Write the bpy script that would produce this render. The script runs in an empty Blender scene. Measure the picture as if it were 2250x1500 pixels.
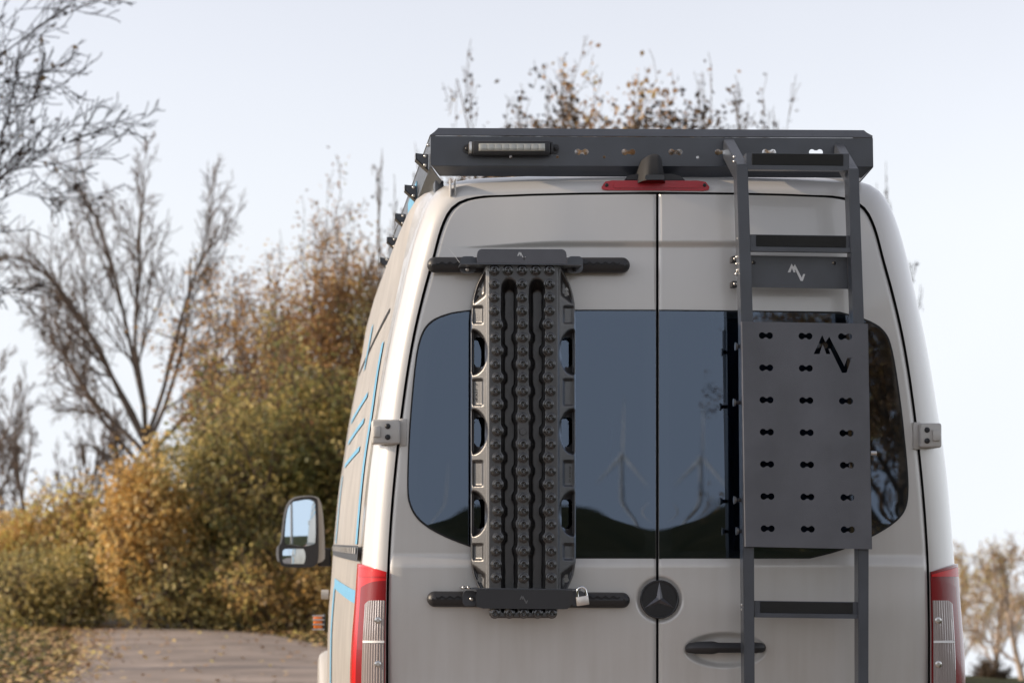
import bpy, bmesh, math, random
import numpy as np
from mathutils import Vector, Matrix
from mathutils.geometry import tessellate_polygon

scene = bpy.context.scene
COL = scene.collection

# ------------------------------------------------------------------ camera
# metres; the rear doors of the van stand in the plane y = 0, the road runs along +y
S, VX, VY, DIST, CZ = 690.0, 620.0, 1190.0, 8.0, 1.45
FPX = S * DIST
cam_d = bpy.data.cameras.new('camera')
cam = bpy.data.objects.new('camera', cam_d); COL.objects.link(cam)
cam.location = (0, -DIST, CZ); cam.rotation_euler = (math.radians(90), 0, 0)
cam_d.sensor_width = 36.0; cam_d.lens = FPX / 2250 * 36.0
cam_d.shift_x = (1125 - VX) / 2250; cam_d.shift_y = (VY - 750) / 2250
cam_d.clip_start = 0.1; cam_d.clip_end = 12000
cam_d.dof.use_dof = True; cam_d.dof.focus_distance = 7.92; cam_d.dof.aperture_fstop = 5.2
scene.camera = cam

# ------------------------------------------------------------------ sky, sun, exposure
SUN_EL, SUN_AZ = math.radians(21), math.radians(-89)      # azimuth from +y towards +x
sun_dir = Vector((math.sin(SUN_AZ) * math.cos(SUN_EL), math.cos(SUN_AZ) * math.cos(SUN_EL), math.sin(SUN_EL)))
world = bpy.data.worlds.new('World'); scene.world = world; world.use_nodes = True
wn, wl = world.node_tree.nodes, world.node_tree.links
wn.clear()
w_out = wn.new('ShaderNodeOutputWorld'); w_bg = wn.new('ShaderNodeBackground')
w_sky = wn.new('ShaderNodeTexSky'); w_sky.sky_type = 'NISHITA'; w_sky.sun_disc = False
w_sky.sun_elevation = SUN_EL; w_sky.sun_rotation = SUN_AZ; w_sky.altitude = 100
w_sky.air_density = 1.0; w_sky.dust_density = 0.8; w_sky.ozone_density = 3.0
w_tc = wn.new('ShaderNodeTexCoord'); w_sep = wn.new('ShaderNodeSeparateXYZ')
w_max = wn.new('ShaderNodeMath'); w_max.operation = 'MAXIMUM'; w_max.inputs[1].default_value = 0.12
w_com = wn.new('ShaderNodeCombineXYZ'); w_nrm = wn.new('ShaderNodeVectorMath'); w_nrm.operation = 'NORMALIZE'
wl.new(w_tc.outputs['Generated'], w_sep.inputs[0]); wl.new(w_sep.outputs[0], w_com.inputs[0]); wl.new(w_sep.outputs[1], w_com.inputs[1])
wl.new(w_sep.outputs[2], w_max.inputs[0]); wl.new(w_max.outputs[0], w_com.inputs[2])
wl.new(w_com.outputs[0], w_nrm.inputs[0]); wl.new(w_nrm.outputs[0], w_sky.inputs[0])
w_hsv = wn.new('ShaderNodeHueSaturation'); w_hsv.inputs['Saturation'].default_value = 0.29
wl.new(w_sky.outputs[0], w_hsv.inputs['Color'])
w_tint = wn.new('ShaderNodeVectorMath'); w_tint.operation = 'MULTIPLY'; w_tint.inputs[1].default_value = (1.025, 0.98, 0.975)      # thin autumn haze
w_noi = wn.new('ShaderNodeTexNoise'); w_noi.inputs['Scale'].default_value = 2.3; w_noi.inputs['Detail'].default_value = 5; w_noi.inputs['Distortion'].default_value = .6
w_rng = wn.new('ShaderNodeMapRange'); w_rng.inputs[1].default_value = .3; w_rng.inputs[2].default_value = .7; w_rng.inputs[3].default_value = .95; w_rng.inputs[4].default_value = 1.04
w_sc = wn.new('ShaderNodeVectorMath'); w_sc.operation = 'SCALE'
wl.new(w_tc.outputs['Generated'], w_noi.inputs['Vector']); wl.new(w_noi.outputs['Fac'], w_rng.inputs[0]); wl.new(w_rng.outputs[0], w_sc.inputs['Scale'])
wl.new(w_hsv.outputs[0], w_sc.inputs[0]); wl.new(w_sc.outputs[0], w_tint.inputs[0]); wl.new(w_tint.outputs[0], w_bg.inputs[0]); w_bg.inputs[1].default_value = 0.125
wl.new(w_bg.outputs[0], w_out.inputs[0])
sun_l = bpy.data.lights.new('sun', 'SUN'); sun_l.energy = 2.4; sun_l.angle = math.radians(0.55); sun_l.color = (1.0, 0.80, 0.58)
sun = bpy.data.objects.new('sun', sun_l); COL.objects.link(sun)
sun.rotation_euler = sun_dir.to_track_quat('Z', 'Y').to_euler()
scene.view_settings.view_transform = 'Standard'; scene.view_settings.look = 'None'
scene.view_settings.exposure = 0.92; scene.view_settings.gamma = 1.0
scene.view_settings.use_curve_mapping = False

# ------------------------------------------------------------------ helpers
def P(px, py, y=0.0):
    """a measured spot of the photograph at depth y (metres ahead of the rear doors) as a point of the place"""
    k = (DIST + y) / DIST / S
    return ((px - VX) * k, y, CZ + (VY - py) * k)

def nset(n, **kw):
    for k, v in kw.items():
        n.inputs[k.replace('_', ' ')].default_value = v

def mat(name, color, rough=0.5, metal=0.0, coat=0.0, coat_rough=0.04, spec=0.5, bump=0.0, bscale=400, var=0.0, vscale=6, ior=None, trans=0.0, detail=3):
    m = bpy.data.materials.new(name); m.use_nodes = True
    nt = m.node_tree; b = nt.nodes['Principled BSDF']
    b.inputs['Base Color'].default_value = (*color, 1); b.inputs['Roughness'].default_value = rough
    b.inputs['Metallic'].default_value = metal; b.inputs['Coat Weight'].default_value = coat
    b.inputs['Coat Roughness'].default_value = coat_rough; b.inputs['Specular IOR Level'].default_value = spec
    b.inputs['Transmission Weight'].default_value = trans
    if ior: b.inputs['IOR'].default_value = ior
    if bump or var:
        tc = nt.nodes.new('ShaderNodeTexCoord')
    if bump:
        n = nt.nodes.new('ShaderNodeTexNoise'); n.inputs['Scale'].default_value = bscale; n.inputs['Detail'].default_value = detail
        bp = nt.nodes.new('ShaderNodeBump'); bp.inputs['Strength'].default_value = bump; bp.inputs['Distance'].default_value = 0.002
        nt.links.new(tc.outputs['Object'], n.inputs['Vector']); nt.links.new(n.outputs['Fac'], bp.inputs['Height'])
        nt.links.new(bp.outputs[0], b.inputs['Normal'])
    if var:
        n2 = nt.nodes.new('ShaderNodeTexNoise'); n2.inputs['Scale'].default_value = vscale; n2.inputs['Detail'].default_value = 6
        mp = nt.nodes.new('ShaderNodeMapRange'); mp.inputs[1].default_value = 0.3; mp.inputs[2].default_value = 0.7
        mp.inputs[3].default_value = 1 - var; mp.inputs[4].default_value = 1 + var
        mx = nt.nodes.new('ShaderNodeVectorMath'); mx.operation = 'SCALE'; mx.inputs[0].default_value = color
        nt.links.new(tc.outputs['Object'], n2.inputs['Vector']); nt.links.new(n2.outputs['Fac'], mp.inputs[0])
        nt.links.new(mp.outputs[0], mx.inputs['Scale']); nt.links.new(mx.outputs[0], b.inputs['Base Color'])
    return m

def leaf_mat(name, stops, trans=0.45):
    m = bpy.data.materials.new(name); m.use_nodes = True
    nt = m.node_tree; b = nt.nodes['Principled BSDF']; o = nt.nodes['Material Output']
    at = nt.nodes.new('ShaderNodeAttribute'); at.attribute_name = 'tone'
    r = nt.nodes.new('ShaderNodeValToRGB'); cr = r.color_ramp
    for i, (p, c) in enumerate(stops):
        e = cr.elements[i] if i < 2 else cr.elements.new(p)
        e.position = p; e.color = (*c, 1)
    nt.links.new(at.outputs['Fac'], r.inputs[0]); nt.links.new(r.outputs[0], b.inputs['Base Color'])
    b.inputs['Roughness'].default_value = 0.5; b.inputs['Specular IOR Level'].default_value = 0.5
    t = nt.nodes.new('ShaderNodeBsdfTranslucent'); mx = nt.nodes.new('ShaderNodeMixShader'); mx.inputs[0].default_value = trans
    nt.links.new(r.outputs[0], t.inputs[0]); nt.links.new(b.outputs[0], mx.inputs[1]); nt.links.new(t.outputs[0], mx.inputs[2])
    nt.links.new(mx.outputs[0], o.inputs[0])
    return m

def tag(o, label=None, cat=None, group=None, kind=None):
    if label: o['label'] = label
    if cat: o['category'] = cat
    if group: o['group'] = group
    if kind: o['kind'] = kind
    return o

def root(name, loc, label, cat, group=None):
    o = bpy.data.objects.new(name, None); COL.objects.link(o); o.location = loc; o.empty_display_size = 0.1
    return tag(o, label, cat, group)

WORLD_LOC = {}
def wloc(o):
    v = Vector(o.location)
    return v

def put(name, me, material=None, parent=None, loc=None, label=None):
    """link a mesh whose coordinates are world metres (or local ones, with loc)"""
    o = bpy.data.objects.new(name, me); COL.objects.link(o)
    if material is not None and not me.materials:
        me.materials.append(material)
    base = Vector(loc) if loc is not None else Vector((0, 0, 0))
    o.location = base
    if parent is not None:
        o.parent = parent
        o.matrix_parent_inverse = WORLD_LOC.get(parent.name, Matrix.Translation(parent.location)).inverted()
        WORLD_LOC[o.name] = Matrix.Translation(base)
    else:
        WORLD_LOC[o.name] = Matrix.Translation(base)
    if label: o['label'] = label
    return o

def mesh(name, verts, faces, smooth=False):
    me = bpy.data.meshes.new(name)
    me.from_pydata([tuple(v) for v in verts], [], [tuple(f) for f in faces]); me.update()
    if smooth:
        me.polygons.foreach_set('use_smooth', [True] * len(me.polygons))
    return me

def fast_mesh(name, verts, quads, smooth=False, tone=None):
    verts = np.asarray(verts, np.float32); quads = np.asarray(quads, np.int32)
    me = bpy.data.meshes.new(name); nq, k = quads.shape
    me.vertices.add(len(verts)); me.vertices.foreach_set('co', verts.ravel())
    me.loops.add(nq * k); me.loops.foreach_set('vertex_index', quads.ravel())
    me.polygons.add(nq); me.polygons.foreach_set('loop_start', np.arange(0, nq * k, k, dtype=np.int32))
    me.update(calc_edges=True)
    if smooth: me.polygons.foreach_set('use_smooth', np.ones(nq, bool))
    if tone is not None:
        a = me.attributes.new('tone', 'FLOAT', 'FACE'); a.data.foreach_set('value', np.asarray(tone, np.float32))
    me.validate(); return me

def bm_mesh(name, bm, smooth=False):
    me = bpy.data.meshes.new(name); bm.normal_update(); bm.to_mesh(me); bm.free()
    if smooth:
        me.polygons.foreach_set('use_smooth', [True] * len(me.polygons))
        me.set_sharp_from_angle(angle=math.radians(40))
    return me

def add_box(bm, a, b, bevel=0.0, segs=2):
    r = bmesh.ops.create_cube(bm, size=1.0); vs = r['verts']
    for v in vs:
        v.co = Vector([(a[i] + b[i]) / 2 + v.co[i] * (b[i] - a[i]) for i in range(3)])
    if bevel:
        es = list({e for v in vs for e in v.link_edges})
        bmesh.ops.bevel(bm, geom=es, offset=bevel, segments=segs, profile=0.5, affect='EDGES')
    return bm

def box(name, a, b, bevel=0.0, segs=2):
    bm = bmesh.new(); add_box(bm, a, b, bevel, segs); return bm_mesh(name, bm, bevel > 0)

def pbox(name, x0, x1, y0, y1, front, back, bevel=0.0):
    """box measured on its front face (px columns x0..x1, rows y0..y1), from depth front to depth back"""
    a = P(x0, y1, front); b = P(x1, y0, front)
    return box(name, (a[0], front, a[2]), (b[0], back, b[2]), bevel)

def add_cyl(bm, p0, p1, r0, r1=None, seg=16, caps=True):
    r1 = r0 if r1 is None else r1
    p0, p1 = Vector(p0), Vector(p1); d = p1 - p0
    q = d.to_track_quat('Z', 'Y').to_matrix().to_4x4(); q.translation = (p0 + p1) / 2
    bmesh.ops.create_cone(bm, cap_ends=caps, segments=seg, radius1=r0, radius2=r1, depth=d.length, matrix=q)

def cyl(name, p0, p1, r0, r1=None, seg=16):
    bm = bmesh.new(); add_cyl(bm, p0, p1, r0, r1, seg); return bm_mesh(name, bm, True)

def bolt_mesh(r, h, seg=12):
    """domed bolt head looking towards -y, base at the origin"""
    bm = bmesh.new(); prof = [(r, 0), (r, -h * .35), (r * .8, -h * .8), (r * .45, -h), (r * .4, -h * .6), (0, -h * .6)]
    rings = []
    for rr, yy in prof:
        if rr == 0: rings.append([bm.verts.new((0, yy, 0))])
        else: rings.append([bm.verts.new((rr * math.cos(2 * math.pi * i / seg), yy, rr * math.sin(2 * math.pi * i / seg))) for i in range(seg)])
    for a, b in zip(rings, rings[1:]):
        for i in range(seg):
            j = (i + 1) % seg
            if len(b) == 1: bm.faces.new((a[i], a[j], b[0]))
            else: bm.faces.new((a[i], a[j], b[j], b[i]))
    bmesh.ops.recalc_face_normals(bm, faces=bm.faces)
    return bm_mesh('bolt', bm, True)

def plate_pts(name, loops, th, to3):
    """flat plate from 2-D loops (first the outline, then holes); to3(u, v, depth 0..1) -> point"""
    flat = [p for l in loops for p in l]
    tris = tessellate_polygon([[Vector((p[0], p[1], 0)) for p in l] for l in loops])
    n = len(flat)
    verts = [to3(u, v, 0) for u, v in flat] + [to3(u, v, 1) for u, v in flat]
    faces = []
    for t in tris:
        faces.append(tuple(t)); faces.append(tuple(i + n for i in reversed(t)))
    o = 0
    for l in loops:
        k = len(l)
        for i in range(k):
            j = (i + 1) % k
            faces.append((o + i, o + j, o + j + n, o + i + n))
        o += k
    me = mesh(name, verts, faces)
    bm = bmesh.new(); bm.from_mesh(me); bmesh.ops.recalc_face_normals(bm, faces=bm.faces); bm.to_mesh(me); bm.free()
    return me

def plate(name, outer, holes=(), y=0.0, th=0.004):
    return plate_pts(name, [outer, *holes], th, lambda u, v, d: (P(u, v, y)[0], y + th * d, P(u, v, y)[2]))

def rrect(x0, x1, y0, y1, r, n=5, corners=(1, 1, 1, 1)):
    pts = []
    for k, (cx, cy, a0) in enumerate(((x1 - r, y0 + r, -90), (x1 - r, y1 - r, 0), (x0 + r, y1 - r, 90), (x0 + r, y0 + r, 180))):
        if corners[k]:
            for i in range(n + 1):
                a = math.radians(a0 + 90 * i / n); pts.append((cx + r * math.cos(a), cy + r * math.sin(a)))
        else:
            pts.append({0: (x1, y0), 1: (x1, y1), 2: (x0, y1), 3: (x0, y0)}[k])
    return pts

def circle(cx, cy, r, n=16):
    return [(cx + r * math.cos(2 * math.pi * i / n), cy + r * math.sin(2 * math.pi * i / n)) for i in range(n)]

def dumbbell(cx, cy, half=8.5, r=7.2, neck=3.6, n=10, slope=0.0):
    a0 = math.asin(neck / r); pts = []
    for s in (1, -1):
        for i in range(n + 1):
            a = -(math.pi - a0) + (2 * math.pi - 2 * a0) * i / n
            x, y = half + r * math.cos(a), r * math.sin(a)
            if s < 0: x, y = -x, -y
            pts.append((cx + x, cy + y + x * slope))
    return pts

LOGO = [(913, 868), (985, 708), (1012, 768), (1045, 722), (1171, 968), (1195, 900), (1232, 900), (1190, 1025), (1150, 1025), (1052, 822), (1038, 822), (1055, 868), (1020, 868), (990, 788), (963, 868)]
def logo(cx, cy, h):
    k = h / 317.0
    return [(cx + (x - 1072) * k, cy + (y - 866) * k) for x, y in LOGO]

def smooth01(a, b, x):
    t = np.clip((x - a) / (b - a), 0, 1); return t * t * (3 - 2 * t)

def grid_mesh(name, pts, skip=None, smooth=True, flip=False):
    """pts: array rows x cols x 3"""
    pts = np.asarray(pts, np.float64); r, c, _ = pts.shape
    idx = np.arange(r * c).reshape(r, c)
    q = np.stack([idx[:-1, :-1], idx[:-1, 1:], idx[1:, 1:], idx[1:, :-1]], -1)
    q = q[~skip] if skip is not None else q.reshape(-1, 4)
    if flip: q = q[:, ::-1]
    used, inv = np.unique(q, return_inverse=True)
    me = fast_mesh(name, pts.reshape(-1, 3)[used], inv.reshape(q.shape), smooth)
    return me

def Pv(px, py, y):
    k = (DIST + y) / DIST / S
    return np.stack([(px - VX) * k, y + 0 * px, CZ + (VY - py) * k], -1)

# ------------------------------------------------------------------ materials
M = {}
def paint_mat():
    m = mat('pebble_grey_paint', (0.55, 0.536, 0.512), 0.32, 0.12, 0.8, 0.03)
    nt = m.node_tree; b = nt.nodes['Principled BSDF']; tc = nt.nodes.new('ShaderNodeTexCoord'); N = nt.nodes.new; Lk = nt.links.new
    b.inputs['Coat IOR'].default_value = 1.5
    # slow ripple of the pressed sheet plus orange peel
    n1 = N('ShaderNodeTexNoise'); n1.inputs['Scale'].default_value = 3.2; n1.inputs['Detail'].default_value = 1
    n2 = N('ShaderNodeTexNoise'); n2.inputs['Scale'].default_value = 160
    b1 = N('ShaderNodeBump'); b1.inputs['Strength'].default_value = .5; b1.inputs['Distance'].default_value = .010
    b2 = N('ShaderNodeBump'); b2.inputs['Strength'].default_value = .03; b2.inputs['Distance'].default_value = .002
    for n in (n1, n2): Lk(tc.outputs['Object'], n.inputs['Vector'])
    Lk(n1.outputs['Fac'], b1.inputs['Height']); Lk(n2.outputs['Fac'], b2.inputs['Height']); Lk(b1.outputs[0], b2.inputs['Normal']); Lk(b2.outputs[0], b.inputs['Normal']); Lk(b2.outputs[0], b.inputs['Coat Normal'])
    # road dust: streaks run down, thicker towards the sills
    mp = N('ShaderNodeMapping'); mp.inputs['Scale'].default_value = (26, 26, 1.6); n3 = N('ShaderNodeTexNoise'); n3.inputs['Detail'].default_value = 6; n3.inputs['Scale'].default_value = 1
    n4 = N('ShaderNodeTexNoise'); n4.inputs['Scale'].default_value = 3.5; n4.inputs['Detail'].default_value = 8
    sp = N('ShaderNodeSeparateXYZ'); rg = N('ShaderNodeMapRange'); rg.inputs[1].default_value = 2.3; rg.inputs[2].default_value = .7; rg.inputs[3].default_value = .05; rg.inputs[4].default_value = .5
    Lk(tc.outputs['Object'], mp.inputs[0]); Lk(mp.outputs[0], n3.inputs['Vector']); Lk(tc.outputs['Object'], n4.inputs['Vector']); Lk(tc.outputs['Object'], sp.inputs[0]); Lk(sp.outputs[2], rg.inputs[0])
    ad = N('ShaderNodeMath'); ad.operation = 'MULTIPLY'; Lk(n3.outputs['Fac'], ad.inputs[0]); Lk(n4.outputs['Fac'], ad.inputs[1])
    r2 = N('ShaderNodeMapRange'); r2.inputs[1].default_value = .16; r2.inputs[2].default_value = .42; Lk(ad.outputs[0], r2.inputs[0])
    mu = N('ShaderNodeMath'); mu.operation = 'MULTIPLY'; Lk(r2.outputs[0], mu.inputs[0]); Lk(rg.outputs[0], mu.inputs[1])
    mx = N('ShaderNodeMix'); mx.data_type = 'RGBA'; mx.inputs[6].default_value = (0.55, 0.536, 0.512, 1); mx.inputs[7].default_value = (0.41, 0.38, 0.335, 1)
    Lk(mu.outputs[0], mx.inputs[0]); Lk(mx.outputs[2], b.inputs['Base Color'])
    ro = N('ShaderNodeMapRange'); ro.inputs[3].default_value = .025; ro.inputs[4].default_value = .30; Lk(mu.outputs[0], ro.inputs[0]); Lk(ro.outputs[0], b.inputs['Coat Roughness'])
    return m
M['paint'] = paint_mat()
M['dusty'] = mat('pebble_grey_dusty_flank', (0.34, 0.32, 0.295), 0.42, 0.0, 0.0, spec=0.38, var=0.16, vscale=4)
M['paint2'] = mat('pebble_grey_trim', (0.44, 0.425, 0.40), 0.4, 0.0, 0.3, 0.1)
M['black'] = mat('black_plastic', (0.022, 0.022, 0.024), 0.45, bump=0.12, bscale=700)
M['rubber'] = mat('black_rubber', (0.012, 0.012, 0.013), 0.75)
M['powder'] = mat('anthracite_powder_coat', (0.034, 0.039, 0.050), 0.40, 0.0, 0.5, 0.22, spec=0.6, bump=0.4, bscale=700, var=0.2, vscale=9)
M['panel'] = mat('graphite_powder_coat', (0.088, 0.090, 0.102), 0.44, spec=0.6, bump=0.6, bscale=600, var=0.16, vscale=7)
M['tread'] = mat('grip_tape', (0.020, 0.020, 0.019), 0.95, bump=0.9, bscale=1400)
M['board'] = mat('moulded_black_nylon', (0.022, 0.021, 0.022), 0.34, spec=1.0, bump=0.2, bscale=400, var=0.35, vscale=18)
M['stud'] = mat('stud_nylon', (0.032, 0.032, 0.033), 0.22, spec=1.0)
M['steel'] = mat('zinc_steel', (0.62, 0.60, 0.57), 0.28, 1.0)
M['brass'] = mat('padlock_body', (0.66, 0.62, 0.58), 0.38, 0.9)
M['chrome'] = mat('chrome', (0.8, 0.8, 0.8), 0.08, 1.0)
M['emblem'] = mat('emblem_black', (0.010, 0.010, 0.013), 0.25, 0.0, 0.2, 0.05)
M['logo'] = mat('light_grey_print', (0.62, 0.62, 0.62), 0.5)
M['blue'] = mat('light_blue_vinyl', (0.15, 0.36, 0.54), 0.6, spec=0.12, var=0.1, vscale=8)
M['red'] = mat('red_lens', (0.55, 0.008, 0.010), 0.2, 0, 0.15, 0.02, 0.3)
M['darkred_shaded'] = mat('dark_and_shaded_red_lens', (0.20, 0.006, 0.008), 0.18, 0, 0.15, 0.02, 0.3)  # dark inner lenses, and the right lamp with its shade put into the red
M['brake'] = mat('brake_lens', (0.42, 0.008, 0.02), 0.35, 0, 0.25, 0.1, bump=0.5, bscale=260)
M['clear'] = mat('clear_lens', (0.36, 0.31, 0.30), 0.14, 0.25, 0.8, 0.03)
M['led'] = mat('led_lens', (0.42, 0.42, 0.38), 0.22, 0.2, 0.7, 0.05)
M['orange'] = mat('orange_lens', (0.85, 0.22, 0.03), 0.2, 0, 0.8)
M['mirror'] = mat('mirror_glass', (0.62, 0.74, 0.86), 0.01, 1.0)
M['interior'] = mat('dark_interior', (0.035, 0.035, 0.037), 0.9)
M['tyre'] = mat('tyre', (0.015, 0.015, 0.015), 0.85)
M['bark'] = mat('bark', (0.16, 0.125, 0.095), 0.95, spec=0.03, bump=0.6, bscale=20, var=0.3, vscale=4)
M['bark_grey'] = mat('grey_bark', (0.17, 0.13, 0.105), 0.95, spec=0.03, var=0.25, vscale=4)
M['bark_backlit'] = mat('backlit_pale_bark', (0.42, 0.33, 0.26), 0.95, spec=0.03, var=0.2, vscale=3)  # backlit paleness of the far trees is put into the bark colour
M['bark_dark'] = mat('dark_bark', (0.045, 0.034, 0.032), 0.95, spec=0.03, var=0.25, vscale=4)
M['white'] = mat('white_steel', (0.78, 0.77, 0.75), 0.5)
M['concrete'] = mat('concrete', (0.42, 0.38, 0.35), 0.85, var=0.12, vscale=3)

def tinted_glass():
    m = bpy.data.materials.new('tinted_glass'); m.use_nodes = True
    nt = m.node_tree; nt.nodes.clear()
    o = nt.nodes.new('ShaderNodeOutputMaterial'); mx = nt.nodes.new('ShaderNodeMixShader')
    tr = nt.nodes.new('ShaderNodeBsdfTransparent'); tr.inputs[0].default_value = (0.36, 0.40, 0.40, 1)
    gl = nt.nodes.new('ShaderNodeBsdfGlossy'); gl.inputs['Roughness'].default_value = 0.006; gl.inputs[0].default_value = (0.60, 0.75, 1, 1)  # blue of the mirrored sky is put into the gloss colour
    fr = nt.nodes.new('ShaderNodeFresnel'); fr.inputs[0].default_value = 2.12
    nt.links.new(fr.outputs[0], mx.inputs[0]); nt.links.new(tr.outputs[0], mx.inputs[1]); nt.links.new(gl.outputs[0], mx.inputs[2])
    nt.links.new(mx.outputs[0], o.inputs[0]); return m
M['glass'] = tinted_glass()

def ground_mat():
    m = bpy.data.materials.new('field_grass'); m.use_nodes = True
    nt = m.node_tree; b = nt.nodes['Principled BSDF']; b.inputs['Roughness'].default_value = 0.95; b.inputs['Specular IOR Level'].default_value = 0.1
    tc = nt.nodes.new('ShaderNodeTexCoord'); n = nt.nodes.new('ShaderNodeTexNoise'); n.inputs['Scale'].default_value = 1.6; n.inputs['Detail'].default_value = 9
    r = nt.nodes.new('ShaderNodeValToRGB'); cr = r.color_ramp
    cr.elements[0].position = 0.3; cr.elements[0].color = (0.030, 0.038, 0.014, 1)
    cr.elements[1].position = 0.7; cr.elements[1].color = (0.085, 0.078, 0.036, 1)
    nt.links.new(tc.outputs['Object'], n.inputs['Vector']); nt.links.new(n.outputs['Fac'], r.inputs[0]); nt.links.new(r.outputs[0], b.inputs['Base Color'])
    bp = nt.nodes.new('ShaderNodeBump'); bp.inputs['Distance'].default_value = 0.08; n2 = nt.nodes.new('ShaderNodeTexNoise'); n2.inputs['Scale'].default_value = 14
    nt.links.new(tc.outputs['Object'], n2.inputs['Vector']); nt.links.new(n2.outputs['Fac'], bp.inputs['Height']); nt.links.new(bp.outputs[0], b.inputs['Normal'])
    return m
M['ground'] = ground_mat()
M['road'] = mat('worn_asphalt', (0.27, 0.22, 0.19), 0.9, bump=0.6, bscale=45, var=0.28, vscale=.9, detail=8)

def road_detail(m):
    nt = m.node_tree; b = nt.nodes['Principled BSDF']; N = nt.nodes.new; Lk = nt.links.new
    src = b.inputs['Base Color'].links[0].from_socket; tc = N('ShaderNodeTexCoord')
    wob = N('ShaderNodeTexNoise'); wob.inputs['Scale'].default_value = 1.2; wob.inputs['Detail'].default_value = 6
    ad = N('ShaderNodeVectorMath'); ad.operation = 'ADD'; vo = N('ShaderNodeTexVoronoi'); vo.feature = 'DISTANCE_TO_EDGE'; vo.inputs['Scale'].default_value = .55
    Lk(tc.outputs['Object'], wob.inputs['Vector']); Lk(tc.outputs['Object'], ad.inputs[0]); Lk(wob.outputs['Color'], ad.inputs[1]); Lk(ad.outputs[0], vo.inputs['Vector'])
    cr_ = N('ShaderNodeMapRange'); cr_.inputs[1].default_value = .004; cr_.inputs[2].default_value = .022; cr_.inputs[3].default_value = .72; cr_.inputs[4].default_value = 1; Lk(vo.outputs['Distance'], cr_.inputs[0])
    pa = N('ShaderNodeTexVoronoi'); pa.inputs['Scale'].default_value = .32; Lk(ad.outputs[0], pa.inputs['Vector'])
    pr = N('ShaderNodeSeparateColor'); Lk(pa.outputs['Color'], pr.inputs[0]); pm_ = N('ShaderNodeMapRange'); pm_.inputs[3].default_value = .93; pm_.inputs[4].default_value = 1.04; Lk(pr.outputs[0], pm_.inputs[0])
    mu = N('ShaderNodeMath'); mu.operation = 'MULTIPLY'; Lk(cr_.outputs[0], mu.inputs[0]); Lk(pm_.outputs[0], mu.inputs[1])
    sc_ = N('ShaderNodeVectorMath'); sc_.operation = 'SCALE'; Lk(src, sc_.inputs[0]); Lk(mu.outputs[0], sc_.inputs['Scale']); Lk(sc_.outputs[0], b.inputs['Base Color'])
road_detail(M['road'])

# ------------------------------------------------------------------ terrain and road
def terrain_z(X, Y):
    r = Y + DIST
    q = smooth01(4.5, 15, X) * smooth01(6, 40, r)
    right = -q * np.clip(0.0535 * r - 0.9, 0, None)
    bank = 2.25 * smooth01(-26, -50, Y) * (1 + 0.05 * np.sin(X * 0.21) + 0.03 * np.sin(X * 0.53 + 1))
    far = smooth01(60, 400, np.abs(Y)) * 0
    return right + bank + far

def axis(n, lim, fine):
    t = np.linspace(-1, 1, n)
    return fine * t + (lim - fine) * np.sign(t) * np.abs(t) ** 5
gx = axis(181, 5000, 40); gy = axis(221, 5000, 70)
GX, GY = np.meshgrid(gx, gy)
tag(put('ground', grid_mesh('ground', np.stack([GX, GY, terrain_z(GX, GY)], -1)), M['ground']), kind='structure')

cl_y = np.array([-24, 0, 12, 19, 27, 30, 33, 37, 42, 47])
cl_l = np.array([-2.35, -2.3, -2.25, -2.3, -2.85, -3.15, -3.5, -4.4, -7, -12])
cl_r = np.array([2.75, 2.7, 2.45, 1.75, .52, 0.0, -0.75, -2.6, -7.6, -14.6])
ry = np.linspace(-24, 47, 150)
def spl(xs, ys, x):
    m = np.gradient(ys, xs); i = np.clip(np.searchsorted(xs, x) - 1, 0, len(xs) - 2)
    h = xs[i + 1] - xs[i]; t = (x - xs[i]) / h
    return (2*t**3-3*t**2+1)*ys[i] + (t**3-2*t**2+t)*h*m[i] + (-2*t**3+3*t**2)*ys[i+1] + (t**3-t**2)*h*m[i+1]
rl, rr = spl(cl_y, cl_l, ry), spl(cl_y, cl_r, ry)
rs = np.random.RandomState(3)
rl = rl + rs.normal(0, .04, len(ry)); rr = rr + rs.normal(0, .04, len(ry))
u = np.linspace(0, 1, 13)[None]
RX = rl[:, None] * (1 - u) + rr[:, None] * u; RY = np.repeat(ry[:, None], 13, 1)
tag(put('road', grid_mesh('road', np.stack([RX, RY, 0.012 + 0.05 * (1 - (2 * u - 1) ** 2) + 0 * RX], -1)), M['road']), kind='structure')

# ------------------------------------------------------------------ the van: shape functions
XC = 1446.0
SIL = np.array([(0, 384), (200, 386), (340, 390), (425, 396), (466, 406), (490, 423), (509, 452), (528, 500), (544, 555), (564, 640), (584, 730), (599, 810), (612, 890), (629, 1000), (644, 1150), (651, 1240), (657, 1330), (662, 1390), (666, 1450), (668, 1540), (668, 1700), (662, 1880), (645, 1990)], float)
SEAM = np.array([(0, 422), (200, 424), (330, 428), (405, 433), (438, 443), (457, 458), (470, 480), (483, 515), (496, 565), (518, 645), (539, 735), (553, 815), (564, 893), (577, 1003), (590, 1150), (595, 1240), (597, 1330), (598, 1390), (598, 1450), (598, 1540), (598, 1700), (598, 1880), (598, 1960)], float)
def resample(A, B, n):
    d = np.r_[0, np.cumsum(np.hypot(*np.diff(A, axis=0).T))]
    # finer in the roof corner
    t = np.linspace(0, 1, n); s = d[-1] * t
    f = lambda C: np.stack([spl(d, C[:, 0], s), spl(d, C[:, 1], s)], -1)
    return f(A), f(B)
SILr, SEAMr = resample(SIL, SEAM, 90)
def sil_half(py): return np.interp(py, SILr[:, 1], SILr[:, 0])
def seam_half(py): return np.interp(py, SEAMr[:, 1], SEAMr[:, 0])
def f0(py):
    return 0.055 * np.clip((700 - py) / 320.0, 0, None) ** 2
RC = 0.15
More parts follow.
